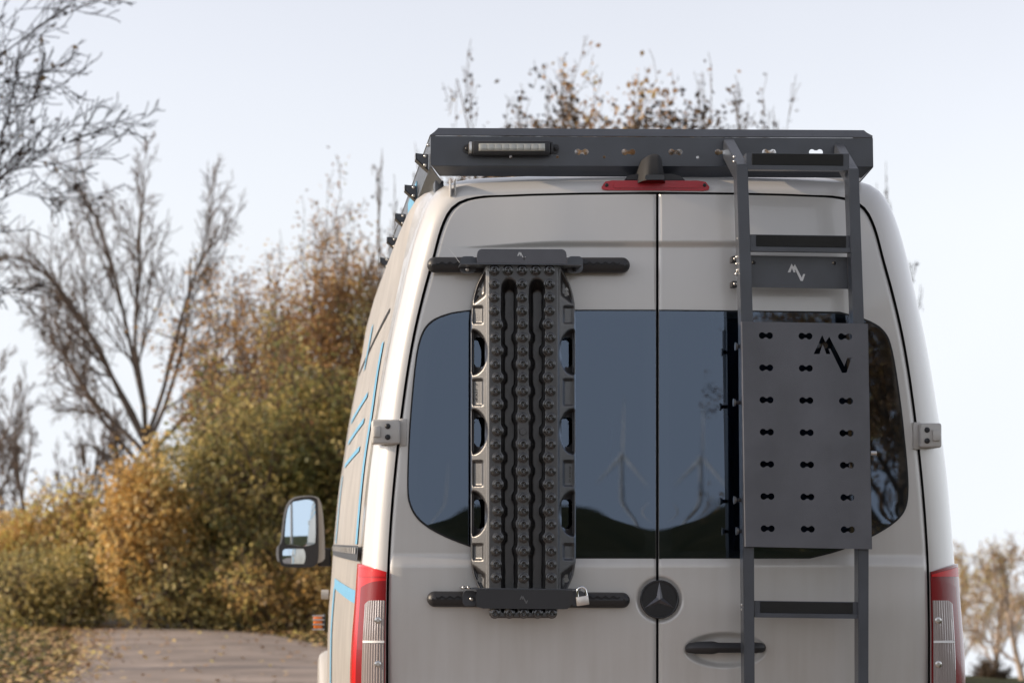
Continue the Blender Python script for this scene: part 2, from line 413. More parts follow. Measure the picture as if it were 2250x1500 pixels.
def corner(half_seam, py_seam, half_sil, py_sil, th, side):
    t = math.sin(th)
    h = half_seam + (half_sil - half_seam) * t; py = py_seam + (py_sil - py_seam) * t
    y = f0(py) + RC * (1 - math.cos(th))
    return Pv(XC + side * h, py, y)
def ring(th):
    R_ = corner(SEAMr[:, 0], SEAMr[:, 1], SILr[:, 0], SILr[:, 1], th, 1)
    L_ = corner(SEAMr[:, 0], SEAMr[:, 1], SILr[:, 0], SILr[:, 1], th, -1)
    return np.concatenate([R_[::-1], L_[1:]])
rings = [ring(math.radians(a)) for a in np.linspace(0, 90, 13)]
last = rings[-1].copy()
SIL2 = SIL.copy(); SIL2[:12] = [(0, 379), (230, 381), (380, 384), (462, 388), (494, 394), (513, 404), (528, 424), (541, 470), (553, 545), (570, 640), (587, 730), (601, 810)]
SIL2r, _ = resample(SIL2, SIL2, 90)
last2 = np.concatenate([Pv(XC + SIL2r[:, 0], SIL2r[:, 1], 0 * SIL2r[:, 1] + RC)[::-1], Pv(XC - SIL2r[:, 0], SIL2r[:, 1], 0 * SIL2r[:, 1] + RC)[1:]])
XCW = float((XC - VX) / S * 1.01875)
ys = [0.2, 0.26, 0.34, 0.45, 0.6, 1.2, 2, 3, 3.6, 4.35, 4.7, 5.05, 5.4, 5.75, 5.95, 6.4, 6.75, 6.9]
kk = [1, 1, 1, 1, 1, 1, 1, 1, 1, .985, .94, .80, .62, .42, .30, .2, .08, -.3]
ww = [1, 1.001, 1.002, 1.004, 1.008, 1.012, 1.014, 1.014, 1.012, 1.01, 1.0, .99, .975, .96, .95, .92, .86, .70]
ZB = 1.12
for y, k, w in zip(ys, kk, ww):
    bl_ = float(smooth01(.14, .48, y)); r_ = last * (1 - bl_) + last2 * bl_; r_[:, 1] = y + (last[:, 1] - last[:, 1].min()) * max(0, 1 - y / .5)
    r_[:, 0] = XCW + (r_[:, 0] - XCW) * w
    up = r_[:, 2] > ZB; r_[up, 2] = ZB + (r_[up, 2] - ZB) * max(k, .06)
    if k < 0: r_[~up, 2] = ZB + (r_[~up, 2] - ZB) * .75
    rings.append(r_)
BODY = np.array(rings)
van = root('camper_van', (XCW, 3.2, 0), 'pebble grey high roof camper van seen from behind on the lane', 'van')
nb = BODY.shape[1]; skip = np.zeros((BODY.shape[0] - 1, nb - 1), bool)
for i in range(23, 27):                      # windscreen opening
    for j in range(nb - 1):
        if abs(BODY[i, j, 0] - XCW) < .72 and BODY[i, j, 2] > 1.3 and BODY[i+1, j, 2] > 1.28: skip[i, j] = True
sw = np.zeros_like(skip)
for j in range(nb // 2): sw[21, j] = 1.45 < BODY[21, j, 2] < 2.05          # side window of the cab on the right
body = put('body', grid_mesh('body', BODY[:16], None, flip=True), M['paint'], van)
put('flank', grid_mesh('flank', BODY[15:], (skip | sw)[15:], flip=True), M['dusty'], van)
put('side_window', grid_mesh('side_window', BODY[21:23], ~sw[21:22], flip=True), M['glass'], van)
ws = grid_mesh('windscreen', BODY[23:28], ~skip[23:27], flip=True)
put('windscreen', ws, M['glass'], van)
capv = BODY[-1]; put('nose', mesh('nose', capv, [list(range(nb))]), M['paint2'], van)
put('underbody', box('underbody', (XCW - .8, .1, .32), (XCW + .8, 6.6, .42)), M['rubber'], van)
# black jamb round the doors, behind the gaps
j0 = np.concatenate([SEAMr[::-1] * [1, 1], SEAMr[1:] * [-1, 1]])
in_ = np.clip(np.abs(j0[:, 0]) - 16, 0, None) * np.sign(j0[:, 0]); yy_ = j0[:, 1] + 12 * (np.abs(j0[:, 0]) < 480)
jam = np.stack([Pv(XC + j0[:, 0] + 1.0 * np.sign(j0[:, 0]), j0[:, 1] - 1, f0(j0[:, 1]) + .002), Pv(XC + j0[:, 0], j0[:, 1], f0(j0[:, 1]) + .028), Pv(XC + in_, yy_, f0(yy_) + .03)])
put('door_seal', grid_mesh('door_seal', jam, flip=True), M['rubber'], van)
put('door_seal', pbox('centre_seal', 1432, 1456, 422, 1960, .09, .12), M['rubber'], van)
put('door_seal', pbox('centre_seal', 1434, 1454, 700, 1960, .030, .05), M['rubber'], van)
put('rear_bumper', box('rear_bumper', (XCW - .93, -.06, .34), (XCW + .93, .12, .62), .03), M['black'], van)

# wheels
def wheel(x, y, s):
    w = root('wheel', (x, y, .36), None, None); w.parent = van; w.matrix_parent_inverse = Matrix.Translation(van.location).inverted()
    WORLD_LOC[w.name] = Matrix.Translation((x, y, .36))
    bm = bmesh.new(); add_cyl(bm, (x - .12, y, .36), (x + .12, y, .36), .36, seg=28)
    bmesh.ops.bevel(bm, geom=[e for e in bm.edges if len(e.link_faces) == 2 and e.calc_face_angle() > 1], offset=.04, segments=3, affect='EDGES')
    put('tyre', bm_mesh('tyre', bm, True), M['tyre'], w)
    bm = bmesh.new(); add_cyl(bm, (x - .121, y, .36), (x + .121, y, .36), .2, seg=20); put('rim', bm_mesh('rim', bm, True), M['steel'], w)
for x in (XCW - .84, XCW + .84):
    for y in (1.25, 5.55): wheel(x, y, 1)

# ------------------------------------------------------------------ rear doors
def seg_poly(poly, row):
    xs = []
    n = len(poly)
    for i in range(n):
        (xa, ya), (xb, yb) = poly[i], poly[(i + 1) % n]
        if (ya <= row < yb) or (yb <= row < ya): xs.append(xa + (row - ya) / (yb - ya) * (xb - xa))
    return (min(xs), max(xs)) if len(xs) > 1 else None
def chaikin(poly, k=2):
    for _ in range(k):
        q = []
        for i in range(len(poly)):
            a, b = np.array(poly[i]), np.array(poly[(i + 1) % len(poly)])
            q += [tuple(a * .75 + b * .25), tuple(a * .25 + b * .75)]
        poly = q
    return poly
WIN_L = [(1441, 683), (1040, 683), (985, 690), (942, 710), (922, 750), (912, 820), (901, 950), (897, 1060), (900, 1106), (925, 1146), (985, 1180), (1075, 1211), (1160, 1224), (1441, 1224)]
WIN_R = [(1448, 683), (1840, 687), (1905, 704), (1945, 730), (1960, 775), (1976, 880), (1990, 1000), (1995, 1085), (1984, 1128), (1940, 1163), (1850, 1206), (1770, 1225), (1448, 1225)]
def win_smooth(w, flat):
    # keep the two corners on the centre seam sharp
    core = w[1:-1]; c = [np.array(p, float) for p in core]
    for _ in range(2):
        q = [c[0]]
        for a, b in zip(c, c[1:]): q += [a * .75 + b * .25, a * .25 + b * .75]
        q.append(c[-1]); c = q
    return [w[0]] + [tuple(p) for p in c] + [w[-1]]
WIN_L = win_smooth(WIN_L, 0); WIN_R = win_smooth(WIN_R, 0)

def door_y(px, py):
    y = f0(py) + 0 * px
    a = np.abs(px - XC)
    h = smooth01(465, 200, a)
    top = 543 - 15 * h
    y = y - 0.014 * h * (1 - smooth01(0, 1, (py - top) / np.maximum(545 - top, 2)))
    y = y - 0.010 * (smooth01(1216, 1245, py) - smooth01(1235, 1300, py) * .0) * smooth01(610, 560, a)
    y = y + 0.016 * smooth01(1300, 1560, py)
    r = np.hypot(px - 1449, py - 1316); y = y + 0.010 * smooth01(52, 44, r)
    e = ((px - 1594) / 90.0) ** 2 + ((py - 1427) / 38.5) ** 2
    y = y + 0.022 * smooth01(1.05, .55, e)
    return y
rows = np.r_[427, 428, 429, 430.5, 432, 434, 436, 438, 441, 444, 448, 452, 457, 463, 470, 478, 487, 497, np.arange(508, 524, 8), np.arange(524, 550, 2.2), np.arange(552, 1200, 9), np.arange(1200, 1262, 3), np.arange(1262, 1480, 3.2), np.arange(1482, 1900, 14)]
def make_door(side, label):
    nc = 170; uu = np.linspace(0, 1, nc) ** .9
    PX = []
    for py in rows:
        out = seam_half(py - 4.5) - 5
        a, b = (1441.5, XC - out) if side < 0 else (1447.0, XC + out)
        PX.append(a + (b - a) * np.linspace(0, 1, nc))
    PX = np.array(PX); PY = np.repeat(rows[:, None], nc, 1)
    Y = door_y(PX, PY); de = np.minimum(np.abs(PX - PX[:, :1]), np.abs(PX - PX[:, -1:])); Y = Y + .006 * smooth01(6.5, 0, de) ** 1.5; pts = Pv(PX, PY, Y)
    win = WIN_L if side < 0 else WIN_R
    cx, cy = (PX[:-1, :-1] + PX[1:, 1:]) / 2, (PY[:-1, :-1] + PY[1:, 1:]) / 2
    sk = np.zeros(cx.shape, bool)
    for i in range(cx.shape[0]):
        s = seg_poly(win, cy[i, 0])
        if s and 700 < cy[i, 0] < 1208: sk[i] = (cx[i] > s[0] + 12) & (cx[i] < s[1] - 12)
    d = put('rear_door', grid_mesh('rear_door', pts, sk, flip=(side > 0)), M['paint'], van, label=label)
    def rowpatch(name, poly, rws, n, yfn, skipfn=None):
        X_, Y_ = [], []
        for r in rws:
            s = seg_poly(poly, r)
            X_.append(np.linspace(s[0], s[1], n)); Y_.append(np.full(n, r))
        X_, Y_ = np.array(X_), np.array(Y_)
        k = None
        if skipfn is not None:
            k = skipfn((X_[:-1, :-1] + X_[1:, 1:]) / 2, (Y_[:-1, :-1] + Y_[1:, 1:]) / 2)
        return grid_mesh(name, Pv(X_, Y_, yfn(X_, Y_)), k, flip=False)
    lo, hi = min(p[1] for p in win) + .05, max(p[1] for p in win) - .05
    big = [(XC + (x - XC) * 1.0 + (0 if abs(x - XC) < 10 else 3.2 * np.sign(x - XC)), y + (3 if y > 950 else -3)) for x, y in win]
    def frit_skip(cx, cy):
        k = np.zeros(cx.shape, bool)
        for i in range(cx.shape[0]):
            s = seg_poly(win, cy[i, 0])
            if s and 700 < cy[i, 0] < 1208: k[i] = (cx[i] > s[0] + 24) & (cx[i] < s[1] - 24)
        return k
    fr_rows = np.r_[680.05, 681, 682.5, 684.5, np.arange(687, 1224, 6), 1224.5, 1226, 1227]
    put('window_seal', rowpatch('window_seal', big, np.clip(fr_rows, lo - 2.9, hi + 2.9), 110, lambda x, y: door_y(x, np.clip(y, 690, 1210)) - .003, frit_skip), M['rubber'], d)
    x0, x1 = (897, 1441) if side < 0 else (1448, 1995)
    def gy_(x, y):
        t = (x - x0) / (x1 - x0); seam = t if side < 0 else 1 - t      # 1 at the centre seam
        w = 0.0105 * np.exp(-((1 - seam) / .17) ** 2) + 0.010 * np.exp(-(seam / .17) ** 2)
        z = (1085 - np.clip(y, 1085, 1230)) / S                      # the lower rim of the glass bends a little
        return -.0065 + w * z * .55 * smooth01(1085, 1150, y)
    put('window_pane', rowpatch('window_pane', win, np.r_[lo, lo + 1, lo + 3, np.arange(lo + 7, hi - 4, 8), hi - 1.5, hi], 60, gy_), M['glass'], d)
    return d
door_l = make_door(-1, 'left rear door with the emblem side seam')
door_r = make_door(1, 'right rear door with the black handle')

# handle on the right door
def capsule_loft(name, sections, n=14):
    """sections: (px, py, ry, yc, rd) along px"""
    V = []
    for px, py, ry_, yc, rd in sections:
        c = P(px, py, yc)
        V.append([(c[0], yc - rd * math.cos(a), c[2] + ry_ / S * math.sin(a)) for a in np.linspace(0, 2 * math.pi, n)])
    return grid_mesh(name, V)
hand = put('door_handle', capsule_loft('door_handle', [(1505.5, 1424, 1, -.004, .002), (1507, 1424, 7, -.006, .010), (1513, 1423, 11, -.010, .016), (1530, 1422, 13.5, -.016, .018), (1562, 1422, 14.5, -.022, .018), (1568, 1422, 14, -.022, .018), (1578, 1422, 11.5, -.022, .016), (1640, 1422, 11, -.022, .016), (1660, 1422, 12, -.018, .016), (1674, 1422, 11, -.010, .014), (1681, 1422, 7, -.004, .008), (1682.5, 1422, 1, 0, .002)]), M['black'], door_r)
# emblem
em = put('emblem', capsule_loft('emblem', []) if False else cyl('emblem', P(1449, 1316, .006), (P(1449, 1316, .006)[0], -.012, P(1449, 1316, .006)[2]), .062, .060, 48), M['emblem'], door_l)
def torus(name, c, R_, r, seg=48, m=8, ax='y'):
    V = []
    for i in range(seg + 1):
        a = 2 * math.pi * i / seg
        V.append([(c[0] + (R_ + r * math.cos(b)) * math.cos(a), c[1] + r * math.sin(b), c[2] + (R_ + r * math.cos(b)) * math.sin(a)) for b in np.linspace(0, 2 * math.pi, m + 1)])
    return grid_mesh(name, V)
ec = P(1449, 1316, -.012)
put('rim', torus('rim', ec, .0585, .0035), M['emblem'], em)
bm = bmesh.new(); top_ = bm.verts.new((ec[0], -.021, ec[2])); rim = []
for i in range(6):
    a = math.radians(90 + 60 * i); rr_ = .056 if i % 2 == 0 else .0115
    rim.append(bm.verts.new((ec[0] + rr_ * math.cos(a), -.0125, ec[2] + rr_ * math.sin(a))))
for i in range(6): bm.faces.new((top_, rim[i], rim[(i + 1) % 6]))
bmesh.ops.recalc_face_normals(bm, faces=bm.faces)
put('star', bm_mesh('star', bm), mat('emblem_star', (0.10, 0.10, 0.11), 0.25, 0.6), em)

# hinges
def hinge(x0, x1, y0, y1, side, dr):
    bm = bmesh.new(); a = P(x0, y1, -.035); b = P(x1, y0, -.035)
    add_box(bm, (a[0], -.035, a[2]), (b[0], .05, b[2]), .008, 3)
    h = put('hinge', bm_mesh('hinge', bm, True), M['paint2'], dr)
    for yy in (y0 + 15, y0 + 39):
        c = P(x0 + (35 if side < 0 else 15), yy, -.036)
        put('bolt', bolt_mesh(.0088, .006), M['black'], h, loc=c)
    kx = (x0 + 4, x0 + 19) if side < 0 else (x1 - 20, x1 - 3)
    put('knuckle', pbox('knuckle', kx[0], kx[1], y0 + 14, y1 - 15, -.044, -.02, .004), M['paint2'], h)
    fx = (x1 - 2, x1 + 14) if side < 0 else (x0 - 15, x0 + 2)
    put('foot', pbox('foot', fx[0], fx[1], y0 - 2, y1 + 4, -.010, .02, .004), M['paint2'], h)
hinge(817, 880, 921, 975, -1, door_l); hinge(2022, 2070, 929, 983, 1, door_r)

# third brake light and reversing camera, over the doors
y_b = float(f0(408)) - .006
bl = put('brake_light', plate('brake_light', [(1330, 399), (1345, 396.5), (1535, 397), (1551, 400), (1559, 411), (1557, 417), (1545, 419.5), (1335, 418), (1324, 416), (1322, 411)], [], y_b, .05), M['brake'], van)
for x in (1333, 1548): put('screw', bolt_mesh(.006, .004), M['black'], bl, loc=P(x, 407, y_b))
put('lens', plate('lens', rrect(1348, 1536, 402, 413, 4), [], y_b - .003, .003), M['brake'], bl)
def loft(name, secs):
    return grid_mesh(name, secs)
cs = []
for py, hw, yf, yb in ((396, 38, -.03, .2), (388, 36, -.032, .2), (378, 34, -.03, .2), (365, 30, -.018, .2), (352, 27, 0, .2), (344, 24, .012, .2), (340, 18, .03, .2), (338.5, 8, .06, .18)):
    ringp = []
    for (dx, dy) in ((-1, 0), (-.92, -1e-3), (.92, -1e-3), (1, 0)): pass
    for t in np.linspace(0, 1, 13):
        dx = -1 + 2 * t; bulge = (1 - abs(dx) ** 6)
        c = P(1438 + dx * hw, py, yf); ringp.append((c[0], yb + (yf - yb) * bulge, c[2]))
    cs.append(ringp)
cb = put('rear_camera', grid_mesh('rear_camera', cs, flip=True), M['rubber'], van)
put('base', plate('base', [(1373, 395), (1380, 386), (1400, 382), (1476, 382), (1496, 387), (1505, 396)], [], .05, .12), M['black'], cb)
put('lens', plate('lens', rrect(1418, 1460, 384, 395, 4), [], -.036, .006), M['emblem'], cb)
# drip joints at the roof corner
for dx in (989, 999): put('roof_joint', pbox('roof_joint', dx, dx + 3, 393, 431, f0(410) - .003 + .0, .09, .001), M['paint2'], van)

# ------------------------------------------------------------------ tail lights
def corner_patch(name, side, ptop, pbot, th0, th1, n, m, off, ext=0.0, rib=0.0, clip=None):
    ths = np.linspace(th0, th1, m); V = np.zeros((n, m + (1 if ext else 0), 3))
    for j, th in enumerate(ths):
        top = ptop(th); pys = np.linspace(top, pbot, n)
        t = math.sin(th); h = seam_half(pys) + (sil_half(pys) - seam_half(pys)) * t
        # outward direction of the rounded corner
        nx, ny = side * math.sin(th), -math.cos(th)
        o = off + rib * (j % 2)
        y = f0(pys) + RC * (1 - math.cos(th))
        p = Pv(XC + side * h, pys, y); p[:, 0] += nx * o; p[:, 1] += ny * o; V[:, j] = p
    if ext:
        V[:, m] = V[:, m - 1]; V[:, m, 1] += ext
    # turned-in rim so the lens has a visible thickness
    nrm = np.zeros((V.shape[1], 3)); tt = np.r_[ths, ths[-1]] if ext else ths
    nrm[:, 0] = side * np.sin(tt); nrm[:, 1] = -np.cos(tt)
    top = V[:1] - nrm[None] * (off + .002)
    V = np.concatenate([top, V]); left = V[:, :1] - nrm[None, :1] * (off + .002); right = V[:, -1:] - nrm[None, -1:] * (off + .002)
    V = np.concatenate([left, V, right], 1)
    me = grid_mesh(name, V, flip=(side < 0)); me.set_sharp_from_angle(angle=math.radians(35)); return me
for side in (-1, 1):
    tp = lambda th: 1256 - 18 * math.sin(th)
    tl = put('tail_light', corner_patch('tail_light', side, tp, 1760, math.radians(1.5), math.radians(90), 30, 22, .012, .10), M['red' if side < 0 else 'darkred_shaded'], van,  # right lens takes the darker red: its shade is painted into the colour
             label='sunlit red tail lamp on the left corner' if side < 0 else 'tail lamp on the right corner, its shade painted in as a darker red')
    put('inner_lens', corner_patch('inner_lens', side, lambda th: 1275 + 50 * (math.sin(th) / .75) ** 3 * .2, 1740, math.radians(2), math.radians(58), 24, 14, .0145), M['darkred_shaded'], tl)
    rv = put('reversing_lens', corner_patch('reversing_lens', side, lambda th: 1318 + (10 * max(0, (math.sin(th) - .5) / .18) ** 2), 1585, math.radians(3), math.radians(42), 30, 19, .017, 0, .0019), M['clear'], tl)
    put('light_line', corner_patch('light_line', side, lambda th: 1262 - 18 * math.sin(th), 1266, math.radians(3), math.radians(70), 3, 14, .0165), M['red'], tl)
    put('lens_divider', corner_patch('lens_divider', side, lambda th: 1406, 1411, math.radians(3), math.radians(40), 3, 10, .0215), M['white'], tl)
    for py in (1362, 1458):
        h = seam_half(py) + 18; c = P(XC + side * h, py, -.016)
        put('bulb_holder', bolt_mesh(.011, .003), M['steel'], tl, loc=c)

# ------------------------------------------------------------------ left flank: stripes, grooves, lamp, mirror
def side_pt(py_plane, y, out=0.004):
    """point of the left flank at the height whose rear-plane row is py_plane"""
    z = CZ + (VY - py_plane) / S
    iy = np.searchsorted(BODY[13:, nb // 2 + 60, 1], y); i = int(np.clip(13 + iy - 1, 13, BODY.shape[0] - 2))
    L_ = BODY[:, nb // 2 + 1:, :]
    def xat(r): return np.interp(-z, -L_[r, :, 2], L_[r, :, 0])
    a, b = L_[i, 60, 1], L_[i + 1, 60, 1]; t = (y - a) / (b - a)
    return (float(xat(i) * (1 - t) + xat(i + 1) * t) - out, y, z)
def side_patch(name, y0, y1, p0, p1, out=.004, n=8, m=14):
    V = [[side_pt(p, y, out) for y in np.linspace(y0, y1, n)] for p in np.linspace(p0, p1, m)]
    return grid_mesh(name, V)
flank = []
for (y0, y1, p0, p1) in ((.52, .66, 720, 1195), (2.5, 2.7, 560, 690), (1.3, 3.5, 806, 820), (1.3, 3.5, 872, 886), (1.3, 3.5, 944, 958), (3.55, 3.72, 980, 1195), (.35, 3.3, 1302, 1332), (3.1, 3.4, 1332, 1760)):
    put('stripe', side_patch('stripe', y0, y1, p0, p1), M['blue'], van)
put('body_groove', side_patch('body_groove', .55, 3.9, 640, 652, .003, 14, 3), M['rubber'], van)
put('body_groove', side_patch('body_groove', 3.9, 3.96, 640, 1190, .003, 3, 16), M['rubber'], van)
put('side_moulding', side_patch('side_moulding', .22, 3.7, 1198, 1232, .014, 24, 3), M['black'], van)
for k in range(22): put('moulding_rib', side_patch('moulding_rib', .3 + k * .15, .37 + k * .15, 1203, 1217, .02, 2, 2), M['paint2'], van)
# orange side lamp with a wire guard, and a round cap
y_l = 4.3
lp = put('side_lamp', pbox('side_lamp', 689, 709, 1354, 1380, y_l, y_l + .09, .006), M['orange'], van)
for py in (1352, 1361, 1371, 1382):
    a, b = P(686, py, y_l - .01), P(713, py, y_l - .01); put('guard_bar', cyl('guard_bar', a, b, .004, seg=8), M['steel'], lp)
put('lamp_foot', pbox('lamp_foot', 709, 716, 1350, 1384, y_l - .01, y_l + .12, .004), M['black'], lp)
put('filler_cap', cyl('filler_cap', P(706, 1305, 3.9), P(722, 1305, 3.9), .022, seg=16), M['paint2'], van)
# wheel arch flare
fl = [[(side_pt(1500, 5.55, 0)[0] - .07 * math.cos(b) - .0, 5.55 + (.46 + .05 * math.sin(b)) * math.cos(a), .36 + (.46 + .05 * math.sin(b)) * math.sin(a)) for b in np.linspace(-1.5, 1.5, 7)] for a in np.linspace(0, math.pi, 24)]
put('wheel_arch', grid_mesh('wheel_arch', fl), M['paint2'], van)
# wing mirror
ym = 5.2
mir = put('wing_mirror', None or plate('wing_mirror', chaikin([(607, 1200), (616, 1196), (622, 1130), (632, 1100), (650, 1089), (694, 1088), (706, 1100), (712, 1150), (714, 1204), (714, 1240), (612, 1238), (606, 1222)], 2), [], ym - .02, .20), M['paint2'], van)
put('mirror_frame', plate('mirror_frame', chaikin([(612, 1196), (620, 1194), (627, 1125), (640, 1098), (660, 1091), (697, 1090), (699, 1110), (701, 1200), (699, 1240), (680, 1247), (625, 1246), (613, 1236)], 2), [], ym - .05, .10), M['black'], mir)
def mirror_face(poly, tilt, bulge):
    ys_ = [p[1] for p in poly]; lo, hi = min(ys_) + .05, max(ys_) - .05; V = []
    for r_ in np.linspace(lo, hi, 24):
        sx = seg_poly(poly, r_); xs = np.linspace(sx[0], sx[1], 20); cx_, cy_ = 658, (lo + hi) / 2
        q = Pv(xs, np.full(20, r_), np.full(20, ym - .055)); k = 1.65 / S
        q[:, 1] += -tilt[1] * (r_ - cy_) * k * -1 + tilt[0] * (xs - cx_) * k + bulge * (((xs - cx_) * k) ** 2 + ((r_ - cy_) * k) ** 2)
        V.append(q)
    return grid_mesh('mirror_glass', V)
put('mirror_glass', mirror_face(chaikin([(624, 1190), (630, 1120), (640, 1102), (660, 1097), (690, 1097), (693, 1110), (694, 1195), (685, 1200), (630, 1199)], 2), (0, -.02), .10), M['mirror'], mir)
put('mirror_glass', mirror_face(rrect(621, 693, 1205, 1238, 8), (.12, 0.0), 1.2), M['mirror'], mir)
put('mirror_arm', pbox('mirror_arm', 698, 728, 1204, 1244, ym + .02, ym + .12, .01), M['black'], mir)

# interior seen dimly through the tinted panes
inn = bmesh.new()
xl, xr = XCW - .83, XCW + .83
put('interior_lining', grid_mesh('interior_lining', [[(x, y, z) for (x, z) in ((xl, .6), (xl, 2.0), (xl + .12, 2.5), (xr - .12, 2.5), (xr, 2.0), (xr, .6), (xl, .6))] for y in (.16, 4.1)]), M['interior'], van)
put('bulkhead', plate_pts('bulkhead', [[(xl, .6), (xr, .6), (xr, 2.0), (xr - .12, 2.5), (xl + .12, 2.5), (xl, 2.0)], rrect(XCW + .10, XCW + .34, 1.58, 2.02, .08), rrect(XCW + .70, XCW + .815, 1.62, 2.04, .05)], .02, lambda u_, v_, d: (u_, 3.4 + .02 * d, v_)), M['interior'], van)

# ------------------------------------------------------------------ roof rack
yr = 0.10
rack = root('roof_rack', P(1432, 388, .1), 'anthracite sheet metal roof rack on top of the van', 'roof rack')
TOPL, TOPR = 299.0, 304.0
def rk(x): return (x - 946) / (1917 - 946)
holes = []
for i, x in enumerate((1070, 1172, 1278, 1381, 1484, 1586, 1690, 1793)): holes.append(dumbbell(x, 333.5 + 1.5 * rk(x), 8.5, 7.0, 4.2, slope=.004))
for x in (1122, 1225, 1328, 1431, 1533, 1636, 1742, 1846): holes.append(circle(x, 344.5 + 2 * rk(x), 3.4, 10))
put('rear_panel', plate('rear_panel', [(946, 299), (1918, 304), (1919, 366), (947, 364)], holes, yr, .003), M['powder'], rack)
def strip(name, a, b, c, d, th=.003):
    """quad a b c d (points) as a thin sheet"""
    a, b, c, d = map(Vector, (a, b, c, d)); n = (b - a).cross(d - a).normalized() * th
    v = [a, b, c, d, a + n, b + n, c + n, d + n]
    me = mesh(name, v, [(0, 1, 2, 3), (7, 6, 5, 4), (0, 4, 5, 1), (1, 5, 6, 2), (2, 6, 7, 3), (3, 7, 4, 0)])
    bm = bmesh.new(); bm.from_mesh(me); bmesh.ops.recalc_face_normals(bm, faces=bm.faces); bm.to_mesh(me); bm.free(); return me
put('upper_fold', strip('upper_fold', P(947, 298.6, yr), P(1917, 303.6, yr), P(1898, 288, yr + .035), P(963, 283, yr + .035)), M['powder'], rack)
put('lower_fold', strip('lower_fold', P(948, 364.4, yr), P(1918, 366.4, yr), P(1893, 391, yr + .03), P(966, 387, yr + .03)), M['powder'], rack)
x_l, x_r = P(946, 300, yr)[0], P(1918, 300, yr)[0]; z_t, z_b = P(946, 299, yr)[2], P(946, 365, yr)[2]
for xs, sg in ((x_l, -1), (x_r, 1)):
    side = put('side_rail', box('side_rail', (min(xs, xs - sg * .003), yr + .004, z_b), (max(xs, xs - sg * .003), 3.3, z_t), .0008), M['powder'], rack)
    put('lower_flange', strip('lower_flange', (xs, yr + .002, z_b - .001), (xs - sg * .035, yr + .03, z_b - .045), (xs - sg * .035, 3.3, z_b - .045), (xs, 3.3, z_b - .001)), M['powder'], rack)
    put('upper_flange', strip('upper_flange', (xs, yr + .002, z_t + .001), (xs - sg * .024, yr + .03, z_t + .022), (xs - sg * .024, 3.3, z_t + .022), (xs, 3.3, z_t + .001)), M['powder'], rack)
    # folded triangular side brackets
    for k, y in enumerate((.16, .88, 1.65, 2.4, 3.15)):
        if sg > 0 and k == 0: continue
        w_ = .045
        v = [(xs + sg * .003, y, z_t - .05), (xs + sg * w_, y, z_t - .046), (xs + sg * w_, y, z_t - .064), (xs + sg * .004, y, z_b - .006)]
        b_ = put('side_bracket', plate_pts('side_bracket', [[(p[0], p[2]) for p in v]], .003, lambda u_, v_, d: (u_, y + .003 * d, v_)), M['powder'], rack)
        put('bracket_lip', strip('bracket_lip', (v[1][0], y, v[1][2]), (v[2][0], y, v[2][2]), (v[2][0], y + .06, v[2][2]), (v[1][0], y + .06, v[1][2])), M['steel'], b_)
        put('bracket_lip', strip('bracket_lip', (v[2][0], y, v[2][2] - .001), (v[3][0], y, v[3][2]), (v[3][0], y + .06, v[3][2]), (v[2][0], y + .06, v[2][2] - .001)), M['powder'], b_)
        for bx, bz in ((.014, z_t - .056), (.014, z_b + .012)): put('bolt', bolt_mesh(.006, .005, 8), M['steel'], b_, loc=(xs + sg * bx, y, bz))
        put('roof_foot', box('roof_foot', (xs - sg * .035 - .015, y + .05, z_b - .14), (xs - sg * .035 + .015, y + .13, z_b - .03), .004), M['powder'], rack)
    put('sticker', box('sticker', (min(xs + sg * .001, xs + sg * .003), .9, z_b + .01), (max(xs + sg * .001, xs + sg * .003), 1.5, z_t - .03)), M['blue'], rack)
for y in (.35, .95, 1.6, 2.25, 2.9):
    put('cross_slat', box('cross_slat', (x_l + .04, y, z_b - .05), (x_r - .04, y + .06, z_b - .03), .003), M['powder'], rack)
put('corner_bolt', bolt_mesh(.006, .005, 8), M['steel'], rack, loc=(x_l - .003, .16, z_t - .02))

# light bar on the rack
lb = root('led_light_bar', P(1125, 338, yr - .05), 'slim black work light bar with square lamp cells bolted to the roof rack', 'light bar')
put('housing', pbox('housing', 1038, 1210, 309, 338, yr - .055, yr - .008, .006), M['black'], lb)
put('lens', pbox('lens', 1052, 1198, 315, 332, yr - .058, yr - .05, .002), M['led'], lb)
for k in range(9):
    x = 1053.5 + k * 16.1
    put('lamp_cell', pbox('lamp_cell', x + .8, x + 15, 316.5, 330.5, yr - .061, yr - .057, .0015), M['led'], lb)
for (xa, xb, xc) in ((1018, 1040, 1026), (1208, 1228, 1221)):
    e = put('end_bracket', plate('end_bracket', chaikin([(xa, 322), (xa + 4, 318), (xb, 316), (xb, 338), (xa + 6, 337), (xa, 332)], 2), [], yr - .006, .005), M['black'], lb)
    put('bolt', bolt_mesh(.007, .008, 10), M['black'], e, loc=P(xc, 327, yr - .006))
    put('end_cap', pbox('end_cap', 1031 if xa < 1100 else 1210.5, 1037.5 if xa < 1100 else 1215, 311, 337, yr - .05, yr - .012, .003), M['steel' if xa < 1100 else 'black'], lb)

